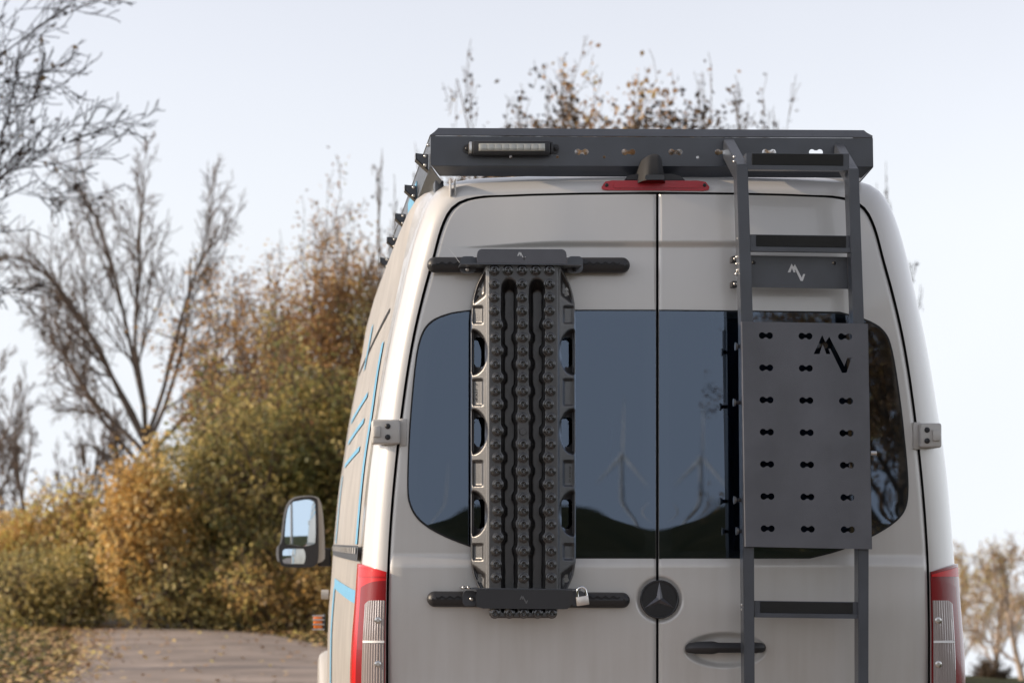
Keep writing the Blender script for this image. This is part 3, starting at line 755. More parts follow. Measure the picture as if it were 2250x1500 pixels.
# ------------------------------------------------------------------ ladder
YL = -.16
lad = root('rear_ladder', P(1765, 1900, YL), 'anthracite ladder hanging from the roof rack over the right rear door', 'ladder')
def stile(xs, label):
    """xs: rows (py, x_left, x_right, y)"""
    F, B = [], []
    t = .058; n = len(xs)
    pts = [(P(a, py, y), P(b, py, y)) for py, a, b, y in xs]
    off = [(t, 0)] * n
    (y2, z2), (y3, z3) = (pts[-2][0][1], pts[-2][0][2]), (pts[-1][0][1], pts[-1][0][2])
    l = math.hypot(y3 - y2, z3 - z2); nn = ((z3 - z2) / l * t, -(y3 - y2) / l * t)
    off[-1] = nn
    mx, mz = t + nn[0], nn[1]; k = 2 * t * t / (mx * mx + mz * mz) * .98; off[-2] = (mx * k, mz * k)
    V = []
    for (a, b), (oy, oz) in zip(pts, off):
        V.append([a, b, (b[0], b[1] + oy, b[2] + oz), (a[0], a[1] + oy, a[2] + oz)])
    faces, verts = [], [p for r_ in V for p in r_]
    for i in range(n - 1):
        for j in range(4): faces.append((4*i+j, 4*i+(j+1) % 4, 4*i+4+(j+1) % 4, 4*i+4+j))
    faces += [(0, 3, 2, 1), (4*n-4, 4*n-3, 4*n-2, 4*n-1)]
    me = mesh('stile', verts, faces); bm = bmesh.new(); bm.from_mesh(me); bmesh.ops.recalc_face_normals(bm, faces=bm.faces)
    bmesh.ops.bevel(bm, geom=list(bm.edges), offset=.0022, segments=2, affect='EDGES')
    bm.to_mesh(me); bm.free()
    me.polygons.foreach_set('use_smooth', [True] * len(me.polygons)); me.set_sharp_from_angle(angle=math.radians(50))
    return put('stile', me, M['powder'], lad)
st_l = stile([(1900, 1637, 1661, YL), (1500, 1635.5, 1658.5, YL), (1206, 1633, 1657, YL), (708, 1629, 1655, YL), (361, 1618.5, 1643, YL), (306, 1590, 1613, .09)], 'l')
st_r = stile([(1900, 1889, 1911, YL), (1500, 1886.5, 1908.5, YL), (1206, 1886, 1909, YL), (708, 1875, 1899, YL), (371, 1864, 1887, YL), (316, 1834, 1854, .09)], 'r')
def quadp(x0, x1, ya, yb, sl): return [(x0, ya), (x1, ya + sl), (x1, yb + sl), (x0, yb)]
for (xa, xb, ya, yb, sl) in ((1640, 1866, 336, 372, 2), (1649, 1872, 515, 551, 3), (1658, 1887, 1319, 1355, 3), (1660, 1889, 1650, 1686, 3)):
    r_ = put('rung', plate('rung', quadp(xa, xb, ya, yb, sl), [], YL + .014, .036), M['powder'], lad)
    put('tread', plate('tread', quadp(xa + 13, xb - 13, ya + 1.5, yb - 10, sl), [], YL + .011, .0035), M['tread'], r_)
    put('lip', plate('lip', quadp(xa + 1, xb - 1, yb - 9, yb + .5, sl), [], YL + .006, .009), M['powder'], r_)
    for k in (0, 1):
        put('bolt', bolt_mesh(.005, .006, 8), M['steel'], r_, loc=P(xa - 27, ya + 9 + 10 * k, YL + .03 + .01 * k))
# cross plate with the white logo between the stiles
cp = put('cross_plate', plate('cross_plate', [(1650, 561), (1878, 565), (1878, 635), (1652, 631)], [], YL + .062, .004), M['powder'], lad)
put('plate_logo', plate('plate_logo', logo(1750, 598, 38), [], YL + .0605, .0012), M['logo'], cp)
for x, y in ((1656, 577), (1833, 578), (1868, 580), (1868, 602), (1868, 622)): put('bolt', bolt_mesh(.006, .004, 8), M['black'], cp, loc=P(x, y, YL + .062))
for py in (569, 624):
    b_ = put('wall_bracket', pbox('wall_bracket', 1608, 1622, py - 7, py + 7, -.05, -.012, .003), M['black'], lad); put('bolt', bolt_mesh(.006, .005, 8), M['steel'], b_, loc=P(1615, py, -.05))
for py in (565, 580, 594, 602): put('side_bolt', bolt_mesh(.006, .006, 8), M['steel'], lad, loc=P(1621 - (py % 3) * 1.5, py, YL + .045))
# storage panel
YP = YL - .022
hs = []
for r_ in range(7):
    for c in range(3):
        if r_ == 1 and c == 2: continue
        t = r_ / 6; x = (1683 + 4 * t) + c * (87 + 1 * t); y = 737 + (423.5) * t + c * 1.2 + (0 if r_ else -.0)
        hs.append(dumbbell(x, y, 8.2, 7.4, 4.0, slope=.015))
hs.append(logo(1829.5, 777, 83))
def keep(h):   # the logo cut-out runs into no other hole
    return h
pan = put('storage_panel', plate('storage_panel', [(1630.5, 706), (1906, 711), (1915, 1206), (1638.5, 1200)], hs, YP, .003), M['panel'], lad, label='folded sheet metal panel with bone shaped slots')
def panel_flange(xa, ya, xb, yb, d):
    a0, b0 = Vector(P(xa, ya, YP)), Vector(P(xb, yb, YP)); n_ = Vector((0, d, 0))
    return strip('side_flange', a0 + Vector((0, .0032, 0)), b0 + Vector((0, .0032, 0)), b0 + n_, a0 + n_, .0025)
put('side_flange', panel_flange(1630.5, 706, 1638.5, 1200, .040), M['panel'], pan)
put('side_flange', panel_flange(1906, 711, 1915, 1206, .040), M['panel'], pan)
put('side_flange', panel_flange(1660, 1201.0, 1888, 1205.4, .03), M['panel'], pan)
for x, y in ((1620, 761), (1616, 884), (1617, 1098), (1622, 1166)):
    c = P(x, y, YL + .03); kn = put('latch', cyl('latch', (c[0] - .002, c[1], c[2]), (c[0] + .03, c[1], c[2]), .006, seg=10), M['black'], lad)
    put('knob', cyl('knob', (c[0] - .007, c[1], c[2]), (c[0], c[1], c[2]), .013, .010, 14), M['steel'], kn)
c = P(1913, 995, YL + .02); put('pin', cyl('pin', c, (c[0] + .018, c[1], c[2]), .007, seg=12), M['steel'], lad)

def tube_strand(pts, y=-.06, r=.0007):
    V = []
    for x, py in pts:
        c = Vector(P(x, py, y)); V.append([(c.x + r * math.cos(a), c.y + r * math.sin(a), c.z + r * .7 * math.cos(a)) for a in np.linspace(0, 2 * math.pi, 6)])
    return grid_mesh('loose_strand', V)

# ------------------------------------------------------------------ carrier bars and recovery board
def bar(py, pys, label):
    o = root('carrier_bar', P(1160, py + 17, -.02), label, 'carrier bar', 'carrier bars holding the traction board')
    sec = []
    x0, x1 = 938, 1384; R_ = 17.2
    xs = [x0 + R_ * (1 - math.cos(a)) for a in np.linspace(0.02, math.pi / 2, 8)]
    rs_ = [R_ * math.sin(a) for a in np.linspace(0.02, math.pi / 2, 8)]
    xs += [x0 + x1 - x for x in xs[::-1]]; rs_ += rs_[::-1]
    for x, r in zip(xs, rs_): sec.append((x, py + pys * (x - x0) / (x1 - x0), r, -.022, r / S * 1.05))
    put('rail', capsule_loft('rail', sec, 18), M['black'], o)
    for (xa, xb) in ((958, 1012), (1282, 1362)):
        n = 40; pts = []
        for i in range(n + 1):
            x = xa + (xb - xa) * i / n; pts.append((x, py - 5 + 2.2 * math.sin((x - xa) / 17.5 * 2 * math.pi)))
        for i in range(n, -1, -1):
            x = xa + (xb - xa) * i / n; pts.append((x, py - 1.5 + 2.2 * math.sin((x - xa) / 17.5 * 2 * math.pi)))
        put('grip_insert', plate('grip_insert', pts, [], -.0505, .004), M['rubber'], o)
    for x in (950, 1372): put('screw', bolt_mesh(.004, .002, 8), M['black'], o, loc=P(x, py + 1, -.047))
    return o
bar_t = bar(582, 1, 'upper black rail across the left rear door above the window')
bar_b = bar(1315, 3, 'lower black rail across the left rear door below the window')
# upper clamp
ct = root('board_clamp', P(1146, 600, -.08), 'upper steel clamp with rounded upright plate above the traction board', 'clamp', 'clamps gripping the traction board')
put('upright_plate', plate('upright_plate', [(1048, 576.5), (1245, 578.5)] + [(p[0], p[1]) for p in rrect(1048, 1245, 547, 600, 11)[:6]] + rrect(1048, 1245, 547, 600, 11)[18:], [logo(1146, 561, 18)], -.150, .003) if False else plate('upright_plate', [(1048, 577), (1048, 560), (1049.5, 553), (1053, 549), (1058, 547), (1235, 547.5), (1240, 549.5), (1243.5, 553.5), (1245, 560), (1245, 578.5)], [logo(1146, 562, 19)], -.150, .003), M['panel'], ct)
put('shelf', plate('shelf', [(1012, 577.2), (1280, 579.0), (1280, 582.5), (1012, 580.6)], [], -.1505, .125), M['powder'], ct)
for xa, xb, s_ in ((1011, 1046, 0), (1246, 1281, 1)):
    e_ = put('clamp_ear', plate('clamp_ear', rrect(xa, xb, 563, 599, 10, corners=(1, s_ == 0 and 1 or 1, 1, 1)), [], -.058, .03), M['powder'], ct)
    put('bolt', bolt_mesh(.007, .008, 10), M['steel' if s_ == 0 else 'black'], e_, loc=P(xa + 16, 592, -.058))
put('loose_strand', tube_strand([(968, 537), (978, 541), (990, 551), (1000, 563), (1010, 577)]), M['logo'], ct)
# lower clamp
cbm = root('board_clamp', P(1150, 1340, -.08), 'lower black clamp plate with folded corners across the foot of the traction board', 'clamp', 'clamps gripping the traction board')
put('front_plate', plate('front_plate', [(1047, 1294), (1258, 1296), (1258, 1326), (1247, 1337), (1240, 1337.5), (1062, 1336), (1047, 1332)], [], -.1520, .003), M['black'], cbm)
put('plate_logo', plate('plate_logo', logo(1151, 1316, 18), [], -.1535, .0012), mat('dim_logo', (.12, .12, .12), .4), cbm)
put('shelf', plate('shelf', [(1016, 1290.5), (1276, 1293.5), (1276, 1296), (1016, 1293)], [], -.1485, .12), M['powder'], cbm)
for xa, xb in ((1017, 1047), (1254, 1284)):
    e_ = put('clamp_ear', plate('clamp_ear', rrect(xa, xb, 1297, 1331, 10), [], -.058, .03), M['powder'], cbm)
    put('bolt', bolt_mesh(.007, .008, 10), M['steel'], e_, loc=P(xa + 19, 1315, -.058))
for x in (1018, 1029): put('shelf_bolt', bolt_mesh(.006, .01, 10), M['steel'], cbm, loc=P(x, 1290, -.145))
# padlock
pl = root('padlock', P(1281, 1335, -.16), 'small silver padlock hanging from the lower clamp', 'padlock')
bm = bmesh.new(); add_box(bm, (-.019, -.008, -.014), (.019, .008, .014), .002)
pm = bm_mesh('lock_body', bm, True); pb = put('lock_body', pm, M['brass'], pl, loc=P(1280, 1319, -.165)); pb.rotation_euler = (0, math.radians(-8), 0)
sh = []
for a in np.linspace(math.pi, 0, 13): sh.append((1278 + 9.5 * math.cos(a), 1298 - 9 * math.sin(a)))
sh = [(1270, 1310)] + sh + [(1290, 1308)]
V = []
for i, (x, y) in enumerate(sh):
    c = Vector(P(x, y, -.165)); a_ = Vector(P(*sh[max(i - 1, 0)], -.165)); b_ = Vector(P(*sh[min(i + 1, len(sh) - 1)], -.165)); t = (b_ - a_).normalized()
    n1 = Vector((0, 1, 0)); n2 = t.cross(n1)
    V.append([c + (n1 * math.cos(q) + n2 * math.sin(q)) * .0033 for q in np.linspace(0, 2 * math.pi, 9)])
put('shackle', grid_mesh('shackle', V), M['chrome'], pl)

# recovery board
bd = root('traction_board', P(1150, 1358, -.08), 'black studded plastic traction board strapped upright on the left rear door', 'traction board')
BX = 1149.5
OUT = np.array([(578, 84), (590, 86), (602, 91), (625, 103), (645, 109), (665, 113), (700, 115.3), (1000, 115.6), (1235, 115.6), (1262, 111), (1280, 104), (1295, 96), (1330, 78), (1345, 74), (1357, 71)], float)
brow = np.r_[578, 579, np.arange(581, 1355, 2.5), 1356, 1357]
nc = 119
uu = np.linspace(-1, 1, nc)
hw = np.interp(brow, OUT[:, 0], OUT[:, 1]); CXs = uu[None] * hw[:, None]; CY = np.repeat(brow[:, None], nc, 1)
A = np.abs(CXs)
ROW0, DROW = 624.2, 29.27
ph = (CY - ROW0) / DROW
kodd = np.cos(math.pi * (ph - 0))         # +1 at even rows, -1 at odd
act = smooth01(690, 720, CY) * smooth01(1235, 1200, CY)
bo = np.exp(-((ph - (2 * np.round((ph - 1) / 2) + 1)) * DROW / 10.5) ** 4)       # rounded lobes at odd rows (outer columns)
be = np.exp(-((ph - 2 * np.round(ph / 2)) * DROW / 10.5) ** 4)                   # at even rows (centre column)
inner = 12.2 + 4.6 * be * act
outer_e = 48.8 - 6.0 * bo * act
soft = 2.4
ch = np.clip((A - inner) / 7.5, 0, 1) * np.clip((outer_e - A) / 7.5, 0, 1)
ch = ch * smooth01(609, 640, CY + 14 * (np.abs(A - 30.5) / 17) ** 2 * -1) * (1 - smooth01(1335, 1345, CY) * 1.0)
Yb = -.128 + .072 * ch
fl_ = np.clip((A - 76) / (113 - 76), 0, 1)
flange = .006 * smooth01(74, 80, A) + .043 * fl_
def rbox(cx0, cx1, cy0, cy1, s=2.5):
    return smooth01(cx0 - s, cx0 + s * .3, A) * smooth01(cx1 + s, cx1 - s * .3, A) * smooth01(cy0 - s, cy0 + s * .3, CY) * smooth01(cy1 + s, cy1 - s * .3, CY)
dep = np.zeros_like(A)
for c_ in (774, 948, 1128):
    e = np.hypot((A - 110) / 30.0, (CY - c_) / 49.0)
    d_shape = smooth01(1.03, .90, e) * smooth01(112.5, 109.5, A)
    dep = np.maximum(dep, .030 * d_shape)
for (y0, y1) in ((675, 709), (835, 889), (1014, 1066), (1196, 1228)):
    dep = np.maximum(dep, .009 * rbox(90, 109, y0, y1))
# keyhole corners
k1 = smooth01(82, 86, A) * smooth01(668, 655, CY + (A - 80) * -.75 + 18) * smooth01(3, 7, hw[:, None] - A)
k2 = smooth01(82, 86, A) * smooth01(1243, 1256, CY - (A - 80) * -.75 - 18) * smooth01(3, 7, hw[:, None] - A) * smooth01(1330, 1310, CY)
dep = np.maximum(dep, .014 * np.maximum(k1, k2))
Yb = Yb + flange + dep
edge = smooth01(2.4, 0.0, hw[:, None] - A)
Yb = Yb + .038 * edge
Yb[0] += .05; Yb[-1] += .05
cA, cY = (A[:-1, :-1] + A[1:, 1:]) / 2, (CY[:-1, :-1] + CY[1:, 1:]) / 2
sk = np.zeros(cA.shape, bool)
for c_ in (774, 948, 1128):
    yy = np.clip(np.abs(cY - c_) - 23, 0, None)
    wob = 1.6 * np.sin((cY - c_) / 17.0 * 2 * math.pi)
    sk |= np.hypot(np.clip(np.abs(cA - 96 - wob * .5 * (cA > 96)) - 1.5, 0, None), yy) < 10.0
for c_ in (640, 1268):
    sk |= np.hypot(cA - 95, cY - c_ - 5) < 5.5
    sk |= np.hypot(cA - 95, cY - c_ + 4) < 3.8
put('deck', grid_mesh('deck', Pv(BX + CXs, CY, Yb), sk), M['board'], bd)
# rear tray so the board has a body behind the deck
def stud_mesh():
    bm = bmesh.new(); seg = 14
    prof = [(.0155, .0), (.0150, -.003), (.0122, -.004), (.0118, -.009), (.0105, -.0115), (.0070, -.0125), (.0060, -.0105), (.0, -.0100)]
    rings_ = []
    for rr_, yy in prof:
        rings_.append([bm.verts.new((0, yy, 0))] if rr_ == 0 else [bm.verts.new((rr_ * math.cos(2*math.pi*i/seg), yy, rr_ * math.sin(2*math.pi*i/seg))) for i in range(seg)])
    for a, b in zip(rings_, rings_[1:]):
        for i in range(seg):
            j = (i + 1) % seg
            bm.faces.new((a[i], a[j], b[0]) if len(b) == 1 else (a[i], a[j], b[j], b[i]))
    # three wedge teeth round the tip
    for k in range(3):
        a = math.radians(100 + 120 * k); d = Vector((math.cos(a), 0, math.sin(a))); t = Vector((-math.sin(a), 0, math.cos(a)))
        v = [d * .0015 + t * .002, d * .0085 + t * .0028, d * .0085 - t * .0028, d * .0015 - t * .002]
        lo_ = [bm.verts.new((p.x, -.0100, p.z)) for p in v]; tp_ = bm.verts.new((d.x * .0062, -.0170, d.z * .0062))
        for i in range(4): bm.faces.new((lo_[i], lo_[(i + 1) % 4], tp_))
    bmesh.ops.recalc_face_normals(bm, faces=bm.faces)
    return bm_mesh('stud', bm, True)
SM = stud_mesh(); rnd = random.Random(5)
def stud(x, y):
    o = put('stud', SM, M['stud'], bd, loc=P(x, y, -.1275)); o.scale = (1.16, 1.4, 1.16); o.rotation_euler = (0, rnd.choice((0, 2.09, 4.19)) + rnd.uniform(-.1, .1), 0)
for k in range(23):
    y = ROW0 + DROW * k + .6 * k / 23
    lean = 3.0 * k / 23
    odd = (k % 2 == 1) and 2 < k < 20
    for x in (1087 + (4.2 if odd else 0), 1147.5, 1208 - (4.6 if odd else 0)):
        if k == 11 and x == 1147.5: continue
        stud(x + lean - (1.2 if k < 3 else 0), y - .3)
for x in (1086, 1116, 1147, 1177, 1207): stud(x, 594)
for x in (1087, 1119, 1150, 1181, 1212): stud(x, 1346)
put('drain_plug', cyl('drain_plug', P(1148.5, 948, -.127), (P(1148.5, 948, -.127)[0], -.134, P(1148.5, 948, -.127)[2]), .0115, .010, 18), M['board'], bd)
# moulded lettering in the side pockets
def text(name, s, px, py, y, h, parent, material, rot):
    cu = bpy.data.curves.new(name, 'FONT'); cu.body = s; cu.size = h; cu.extrude = .0012; cu.align_x = 'CENTER'; cu.align_y = 'CENTER'
    o = bpy.data.objects.new(name, cu); COL.objects.link(o)
    me = bpy.data.meshes.new_from_object(o.evaluated_get(bpy.context.evaluated_depsgraph_get())); bpy.data.objects.remove(o)
    mr = Matrix.Rotation(rot, 4, 'Y') @ Matrix.Rotation(math.radians(90), 4, 'X')
    me.transform(mr); return put(name, me, material, parent, loc=P(px, py, y))
text('lettering', 'MK2', 1049, 862, -.0835, .030, bd, M['stud'], math.radians(90))
text('lettering', 'CITRK', 1250, 1041, -.0825, .018, bd, M['stud'], math.radians(90))

# ------------------------------------------------------------------ vegetation
def tubes(polys, sides=4):
    V, F, off = [], [], 0
    for pts, rad in polys:
        k = len(pts); pts = np.asarray(pts)
        d = pts[-1] - pts[0]; d = d / (np.linalg.norm(d) + 1e-9)
        a = np.cross(d, (0.31, 0.17, 0.93) if abs(d[2]) < .9 else (1, 0, 0)); a /= np.linalg.norm(a); b = np.cross(d, a)
        ang = np.arange(sides) * 2 * math.pi / sides
        circ = np.cos(ang)[:, None] * a + np.sin(ang)[:, None] * b
        V.append((pts[:, None, :] + circ[None] * np.asarray(rad)[:, None, None]).reshape(-1, 3))
        i = np.arange(k - 1)[:, None] * sides + np.arange(sides)[None]
        j = np.arange(k - 1)[:, None] * sides + (np.arange(sides)[None] + 1) % sides
        F.append((np.stack([i, j, j + sides, i + sides], -1) + off).reshape(-1, 4)); off += k * sides
    return np.concatenate(V), np.concatenate(F)

def grow(rng, p, d, L, r, level, spec, out, cid=0):
    n = spec['seg'][min(level, len(spec['seg']) - 1)]
    pts = [np.array(p, float)]; d = np.array(d, float); d /= np.linalg.norm(d); dirs = [d]
    for i in range(n):
        d = d + rng.normal(0, spec['wig'], 3) + np.array((0, 0, spec['up'] if level else spec['up'] * .3)); d /= np.linalg.norm(d)
        pts.append(pts[-1] + d * L / n); dirs.append(d)
    tip = .25 if level >= spec['levels'] else .5
    rad = np.maximum(r * np.linspace(1, tip, n + 1), spec['rmin'])
    out.append((np.array(pts), rad, level, cid))
    if level >= spec['levels']: return
    nch = spec['n'][level]; nch = int(nch + rng.randint(-1, 2)) if nch > 2 else nch
    for c in range(max(nch, 1)):
        t = spec['t0'][level] + (1 - spec['t0'][level]) * (c + rng.rand()) / nch; t = min(t, .999)
        i = int(t * n); q = pts[i] + (pts[i + 1] - pts[i]) * (t * n - i)
        ax = rng.normal(0, 1, 3); ax -= ax.dot(dirs[i]) * dirs[i]; ax /= np.linalg.norm(ax) + 1e-9
        an = math.radians(spec['ang'][level] * rng.uniform(.65, 1.25))
        nd = dirs[i] * math.cos(an) + ax * math.sin(an)
        grow(rng, q, nd, L * spec['len'][level] * rng.uniform(.7, 1.15) * (1 - .35 * t), max(rad[i] * spec.get('rk', (.62,) * 5)[level], spec['rmin']), level + 1, spec, out, (c + cid * 7 + 1) if level < 2 else cid)

def leaves(rng, centers, size, tone, droop=.3):
    n = len(centers); s = size * rng.uniform(.65, 1.35, n)
    a = rng.normal(0, 1, (n, 3)); a /= np.linalg.norm(a, axis=1)[:, None]
    b = rng.normal(0, 1, (n, 3)); b -= (a * b).sum(1)[:, None] * a; b /= np.linalg.norm(b, axis=1)[:, None]
    a *= s[:, None]; b *= (s * .62)[:, None]; nrm = np.cross(a, b); nrm /= np.linalg.norm(nrm, axis=1)[:, None]
    c = centers
    V = np.stack([c - a * .5, c + b * .5 + nrm * (s * .12)[:, None], c + a * .5, c - b * .5 + nrm * (s * .12)[:, None]], 1).reshape(-1, 3)
    return V, np.arange(4 * n).reshape(n, 4), tone

def plant(name, label, cat, base, spec, seed, starts, bark, leafm=None, nleaf=0, lsize=.06, spread=.08, tone_fn=None, fill=None, group=None, min_level=2, clip=None, fit=None, leafm2=None):
    rng = np.random.RandomState(seed); out = []
    for k, (p, d, L, r) in enumerate(starts): grow(rng, np.array(p) + base, d, L, r, 0, spec, out, k)
    if fit:                                     # bring the crown to its measured width and height
        allp = np.concatenate([q[0] for q in out]) - base
        sz = fit[1] / np.percentile(allp[:, 2], 99.7); sx = fit[0] * .5 / np.percentile(np.abs(allp[:, 0]), 98.5)
        out = [((q[0] - base) * np.array((sx, sx, sz)) + base, *q[1:]) for q in out]
    o = root(name, tuple(base), label, cat, group)
    big = [(a, b) for a, b, l, c in out if l <= 1]; small = [(a, b) for a, b, l, c in out if l > 1]
    V, F = tubes(big, 6); put('trunk', fast_mesh('trunk', V, F, True), M[bark], o)
    if small:
        V, F = tubes(small, 3); put('twigs', fast_mesh('twigs', V, F, False), M[bark], o)
    if nleaf:
        tw = [q for q in out if q[2] >= min_level]
        w = np.array([np.linalg.norm(q[0][-1] - q[0][0]) for q in tw]); w /= w.sum()
        ids = rng.choice(len(tw), nleaf, p=w); t = rng.rand(nleaf) ** .8
        C = np.empty((nleaf, 3)); T = np.empty(nleaf)
        ct_ = {}
        for i, (k, tt) in enumerate(zip(ids, t)):
            q = tw[k][0]; f = tt * (len(q) - 1); j = min(int(f), len(q) - 2); C[i] = q[j] + (q[j + 1] - q[j]) * (f - j)
            T[i] = ct_.setdefault(tw[k][3], rng.rand())
        C += rng.normal(0, spread, C.shape); T = np.clip(.55 * T + .45 * rng.rand(nleaf), 0, 1)
        if fill:
            n2, cen, rad, lump = fill
            nl = 90; cd = rng.normal(0, 1, (nl, 3)); cd /= np.linalg.norm(cd, axis=1)[:, None]; cr = rng.rand(nl) ** .4
            cc = np.array(cen) + base + cd * cr[:, None] * np.array(rad) * .92
            pick = rng.randint(0, nl, n2); ctn = rng.rand(nl)
            C2 = cc[pick] + rng.normal(0, 1, (n2, 3)) * lump; T2 = np.clip(.55 * ctn[pick] + .45 * rng.rand(n2), 0, 1)
            C2[:, 2] = np.where(C2[:, 2] < base[2] + .02, base[2] + .02 + np.abs(rng.normal(0, .2, n2)), C2[:, 2])
            C = np.concatenate([C, C2]); T = np.concatenate([T, T2])
        if tone_fn is not None: T = tone_fn(C, T)
        part = np.zeros(len(C), bool)
        if leafm2 is not None:                  # neighbours grow into each other: patches of a second leaf colour
            ph_ = np.sin(C[:, 0] * 3.1 + seed) + np.sin(C[:, 2] * 2.7 + seed * 2) + np.sin(C[:, 1] * 2.3)
            part = (ph_ + rng.normal(0, .7, len(C))) > .9
        for sel, lm_ in ((~part, leafm), (part, leafm2)):
            if sel.any():
                V, F, T_ = leaves(rng, C[sel], lsize, T[sel])
                put('crown', fast_mesh('crown', V, F, False, T_), lm_, o)
    return o

L_GREEN = leaf_mat('leaves_dull_green', [(0, (0.134, 0.147, 0.063)), (.45, (0.285, 0.278, 0.098)), (.75, (0.615, 0.464, 0.159)), (.92, (0.750, 0.600, 0.228)), (1, (0.750, 0.333, 0.180))])
L_BROWN = leaf_mat('leaves_russet', [(0, (0.178, 0.110, 0.059)), (.4, (0.355, 0.201, 0.095)), (.75, (0.613, 0.383, 0.147)), (1, (0.690, 0.612, 0.236))])
L_GOLD = leaf_mat('leaves_golden', [(0, (0.324, 0.227, 0.086)), (.4, (0.729, 0.452, 0.144)), (.75, (0.750, 0.600, 0.254)), (1, (0.750, 0.600, 0.500))], .45)
L_OLIVE = leaf_mat('leaves_olive', [(0, (0.182, 0.185, 0.082)), (.5, (0.405, 0.352, 0.145)), (.8, (0.750, 0.593, 0.228)), (1, (0.750, 0.600, 0.317))])
L_RUST = leaf_mat('leaves_rust', [(0, (0.225, 0.163, 0.074)), (.45, (0.548, 0.346, 0.133)), (.8, (0.690, 0.612, 0.206)), (1, (0.690, 0.612, 0.178))])
L_DARK = leaf_mat('leaves_dark', [(0, (0.027, 0.020, 0.016)), (.6, (0.074, 0.049, 0.032)), (1, (0.216, 0.135, 0.054))])
L_LITTER = leaf_mat('leaves_fallen', [(0, (0.151, 0.086, 0.047)), (.5, (0.432, 0.259, 0.119)), (.85, (0.720, 0.518, 0.216)), (1, (0.720, 0.600, 0.173))], .1)

def at(px, r, top=None):
    X = (px - VX) / FPX * r
    return np.array((X, r - DIST, float(terrain_z(np.array(X), np.array(r - DIST)))))
def hgt(py, r): return CZ + (VY - py) / FPX * r

SHRUB = dict(levels=3, n=[8, 7, 4], t0=[.2, .2, .15], ang=[34, 40, 45], len=[.5, .5, .5], seg=[6, 4, 3], wig=.10, up=.06, rmin=.004)
def shrub(name, label, px, r, top, wpx, leafm, seed, nleaf, nfill, bark='bark', lsize=.062, stems=9, fillh=.8, lump=.16, group='shrubs of the hedgerow', spread=.09, spec=SHRUB, tone_fn=None, cat='shrub', fillc=None, leafm2=None):
    b = at(px, r); h = hgt(top, r) - b[2]; w = wpx / FPX * r
    rng = np.random.RandomState(seed + 100); st = []
    for k in range(stems):
        a = 2 * math.pi * (k + rng.rand() * .6) / stems; lean = rng.uniform(.05, .9)
        d = np.array((math.cos(a) * lean * w * .5, math.sin(a) * lean * w * .4, h * rng.uniform(.75, 1.0)))
        st.append(((math.cos(a) * .25, math.sin(a) * .25, 0), d, np.linalg.norm(d) * spec.get('reach', .72), .035))
    fill = (nfill, (0, 0, h * fillh * .5), (w * .5, w * .4, h * fillh * .5), lump) if nfill else None
    if fillc: fill = (nfill, (0, 0, h * fillc[0]), (w * fillc[1], w * fillc[1] * .7, h * fillc[2]), lump)
    return plant(name, label, cat, b, spec, seed, st, bark, leafm, nleaf, lsize, spread, tone_fn, fill, group, fit=(w, h), leafm2=leafm2)

HD = dict(SHRUB, wig=.16, up=.03, ang=[46, 50, 55], len=[.55, .55, .55])
for (lab, px, r, top, wp, lm, sd, nl, nf, fh, ls) in (
    ('low rust brown shrub at the far left end of the hedge', 20, 44, 1090, 380, L_RUST, 11, 5000, 7000, .9, .09),
    ('orange brown shrub left of the golden yellow shrub', 180, 43.5, 1045, 380, L_RUST, 12, 5000, 7000, .9, .09),
    ('low olive brown shrub at the foot of the orange brown shrub', 110, 41.5, 1190, 330, L_OLIVE, 17, 3500, 5000, .9, .08),
    ('golden yellow shrub lit by the sun under the bare tree', 325, 40.5, 965, 190, L_GOLD, 13, 6000, 7000, .95, .09),
    ('olive green shrub right of the golden yellow shrub', 470, 41.8, 870, 420, L_OLIVE, 14, 7000, 10000, .9, .09),
    ('low brown shrub at the foot of the olive green shrub', 455, 40.6, 1200, 330, L_OLIVE, 18, 3500, 4500, .9, .08),
    ('dull green shrub behind the wing mirror', 640, 41.4, 800, 430, L_GREEN, 15, 8000, 12000, .92, .09),
    ('low russet shrub at the road edge below the wing mirror', 630, 40.4, 1190, 340, L_RUST, 19, 3500, 4500, .9, .08),
    ('dull green shrub next to the left flank of the van', 800, 41.6, 740, 420, L_GREEN, 16, 8000, 12000, .92, .09)):
    shrub('hedge_shrub', lab, px, r, top, wp, lm, sd, nl, nf, fillh=fh, lsize=ls, spec=HD, lump=.2, stems=11, leafm2=L_GOLD if lm is L_RUST else L_OLIVE if lm is not L_OLIVE else L_GREEN)
TALL = dict(SHRUB, n=[10, 8, 5], up=.025, wig=.19, ang=[50, 52, 55], len=[.52, .52, .55])
shrub('tall_shrub', 'tall thin russet leaved shrub right of the bare tree', 560, 45, 480, 460, L_BROWN, 21, 9000, 3500, stems=9, fillc=(.6, .45, .28), lump=.3, lsize=.075, spec=TALL, spread=.06)
shrub('tall_shrub', 'tall dense brown green shrub rising beside the van roof', 800, 43.2, 470, 440, L_BROWN, 22, 14000, 24000, stems=11, fillc=(.58, .46, .38), lump=.3, leafm2=L_OLIVE, spec=TALL, lsize=.07)
shrub('tall_shrub', 'tall shrub with bare shoots standing above the roof rack', 1340, 34, 165, 820, L_BROWN, 23, 13000, 20000, stems=14, fillc=(.71, .46, .235), lump=.27, spec=TALL, lsize=.085, spread=.05, leafm2=L_DARK)
shrub('tall_shrub', 'dark twiggy shrub showing above the rack near the light bar', 1130, 34.5, 205, 330, L_DARK, 26, 5000, 5000, stems=10, fillc=(.74, .46, .20), lump=.25, spec=TALL, lsize=.075, spread=.04, leafm2=L_BROWN)
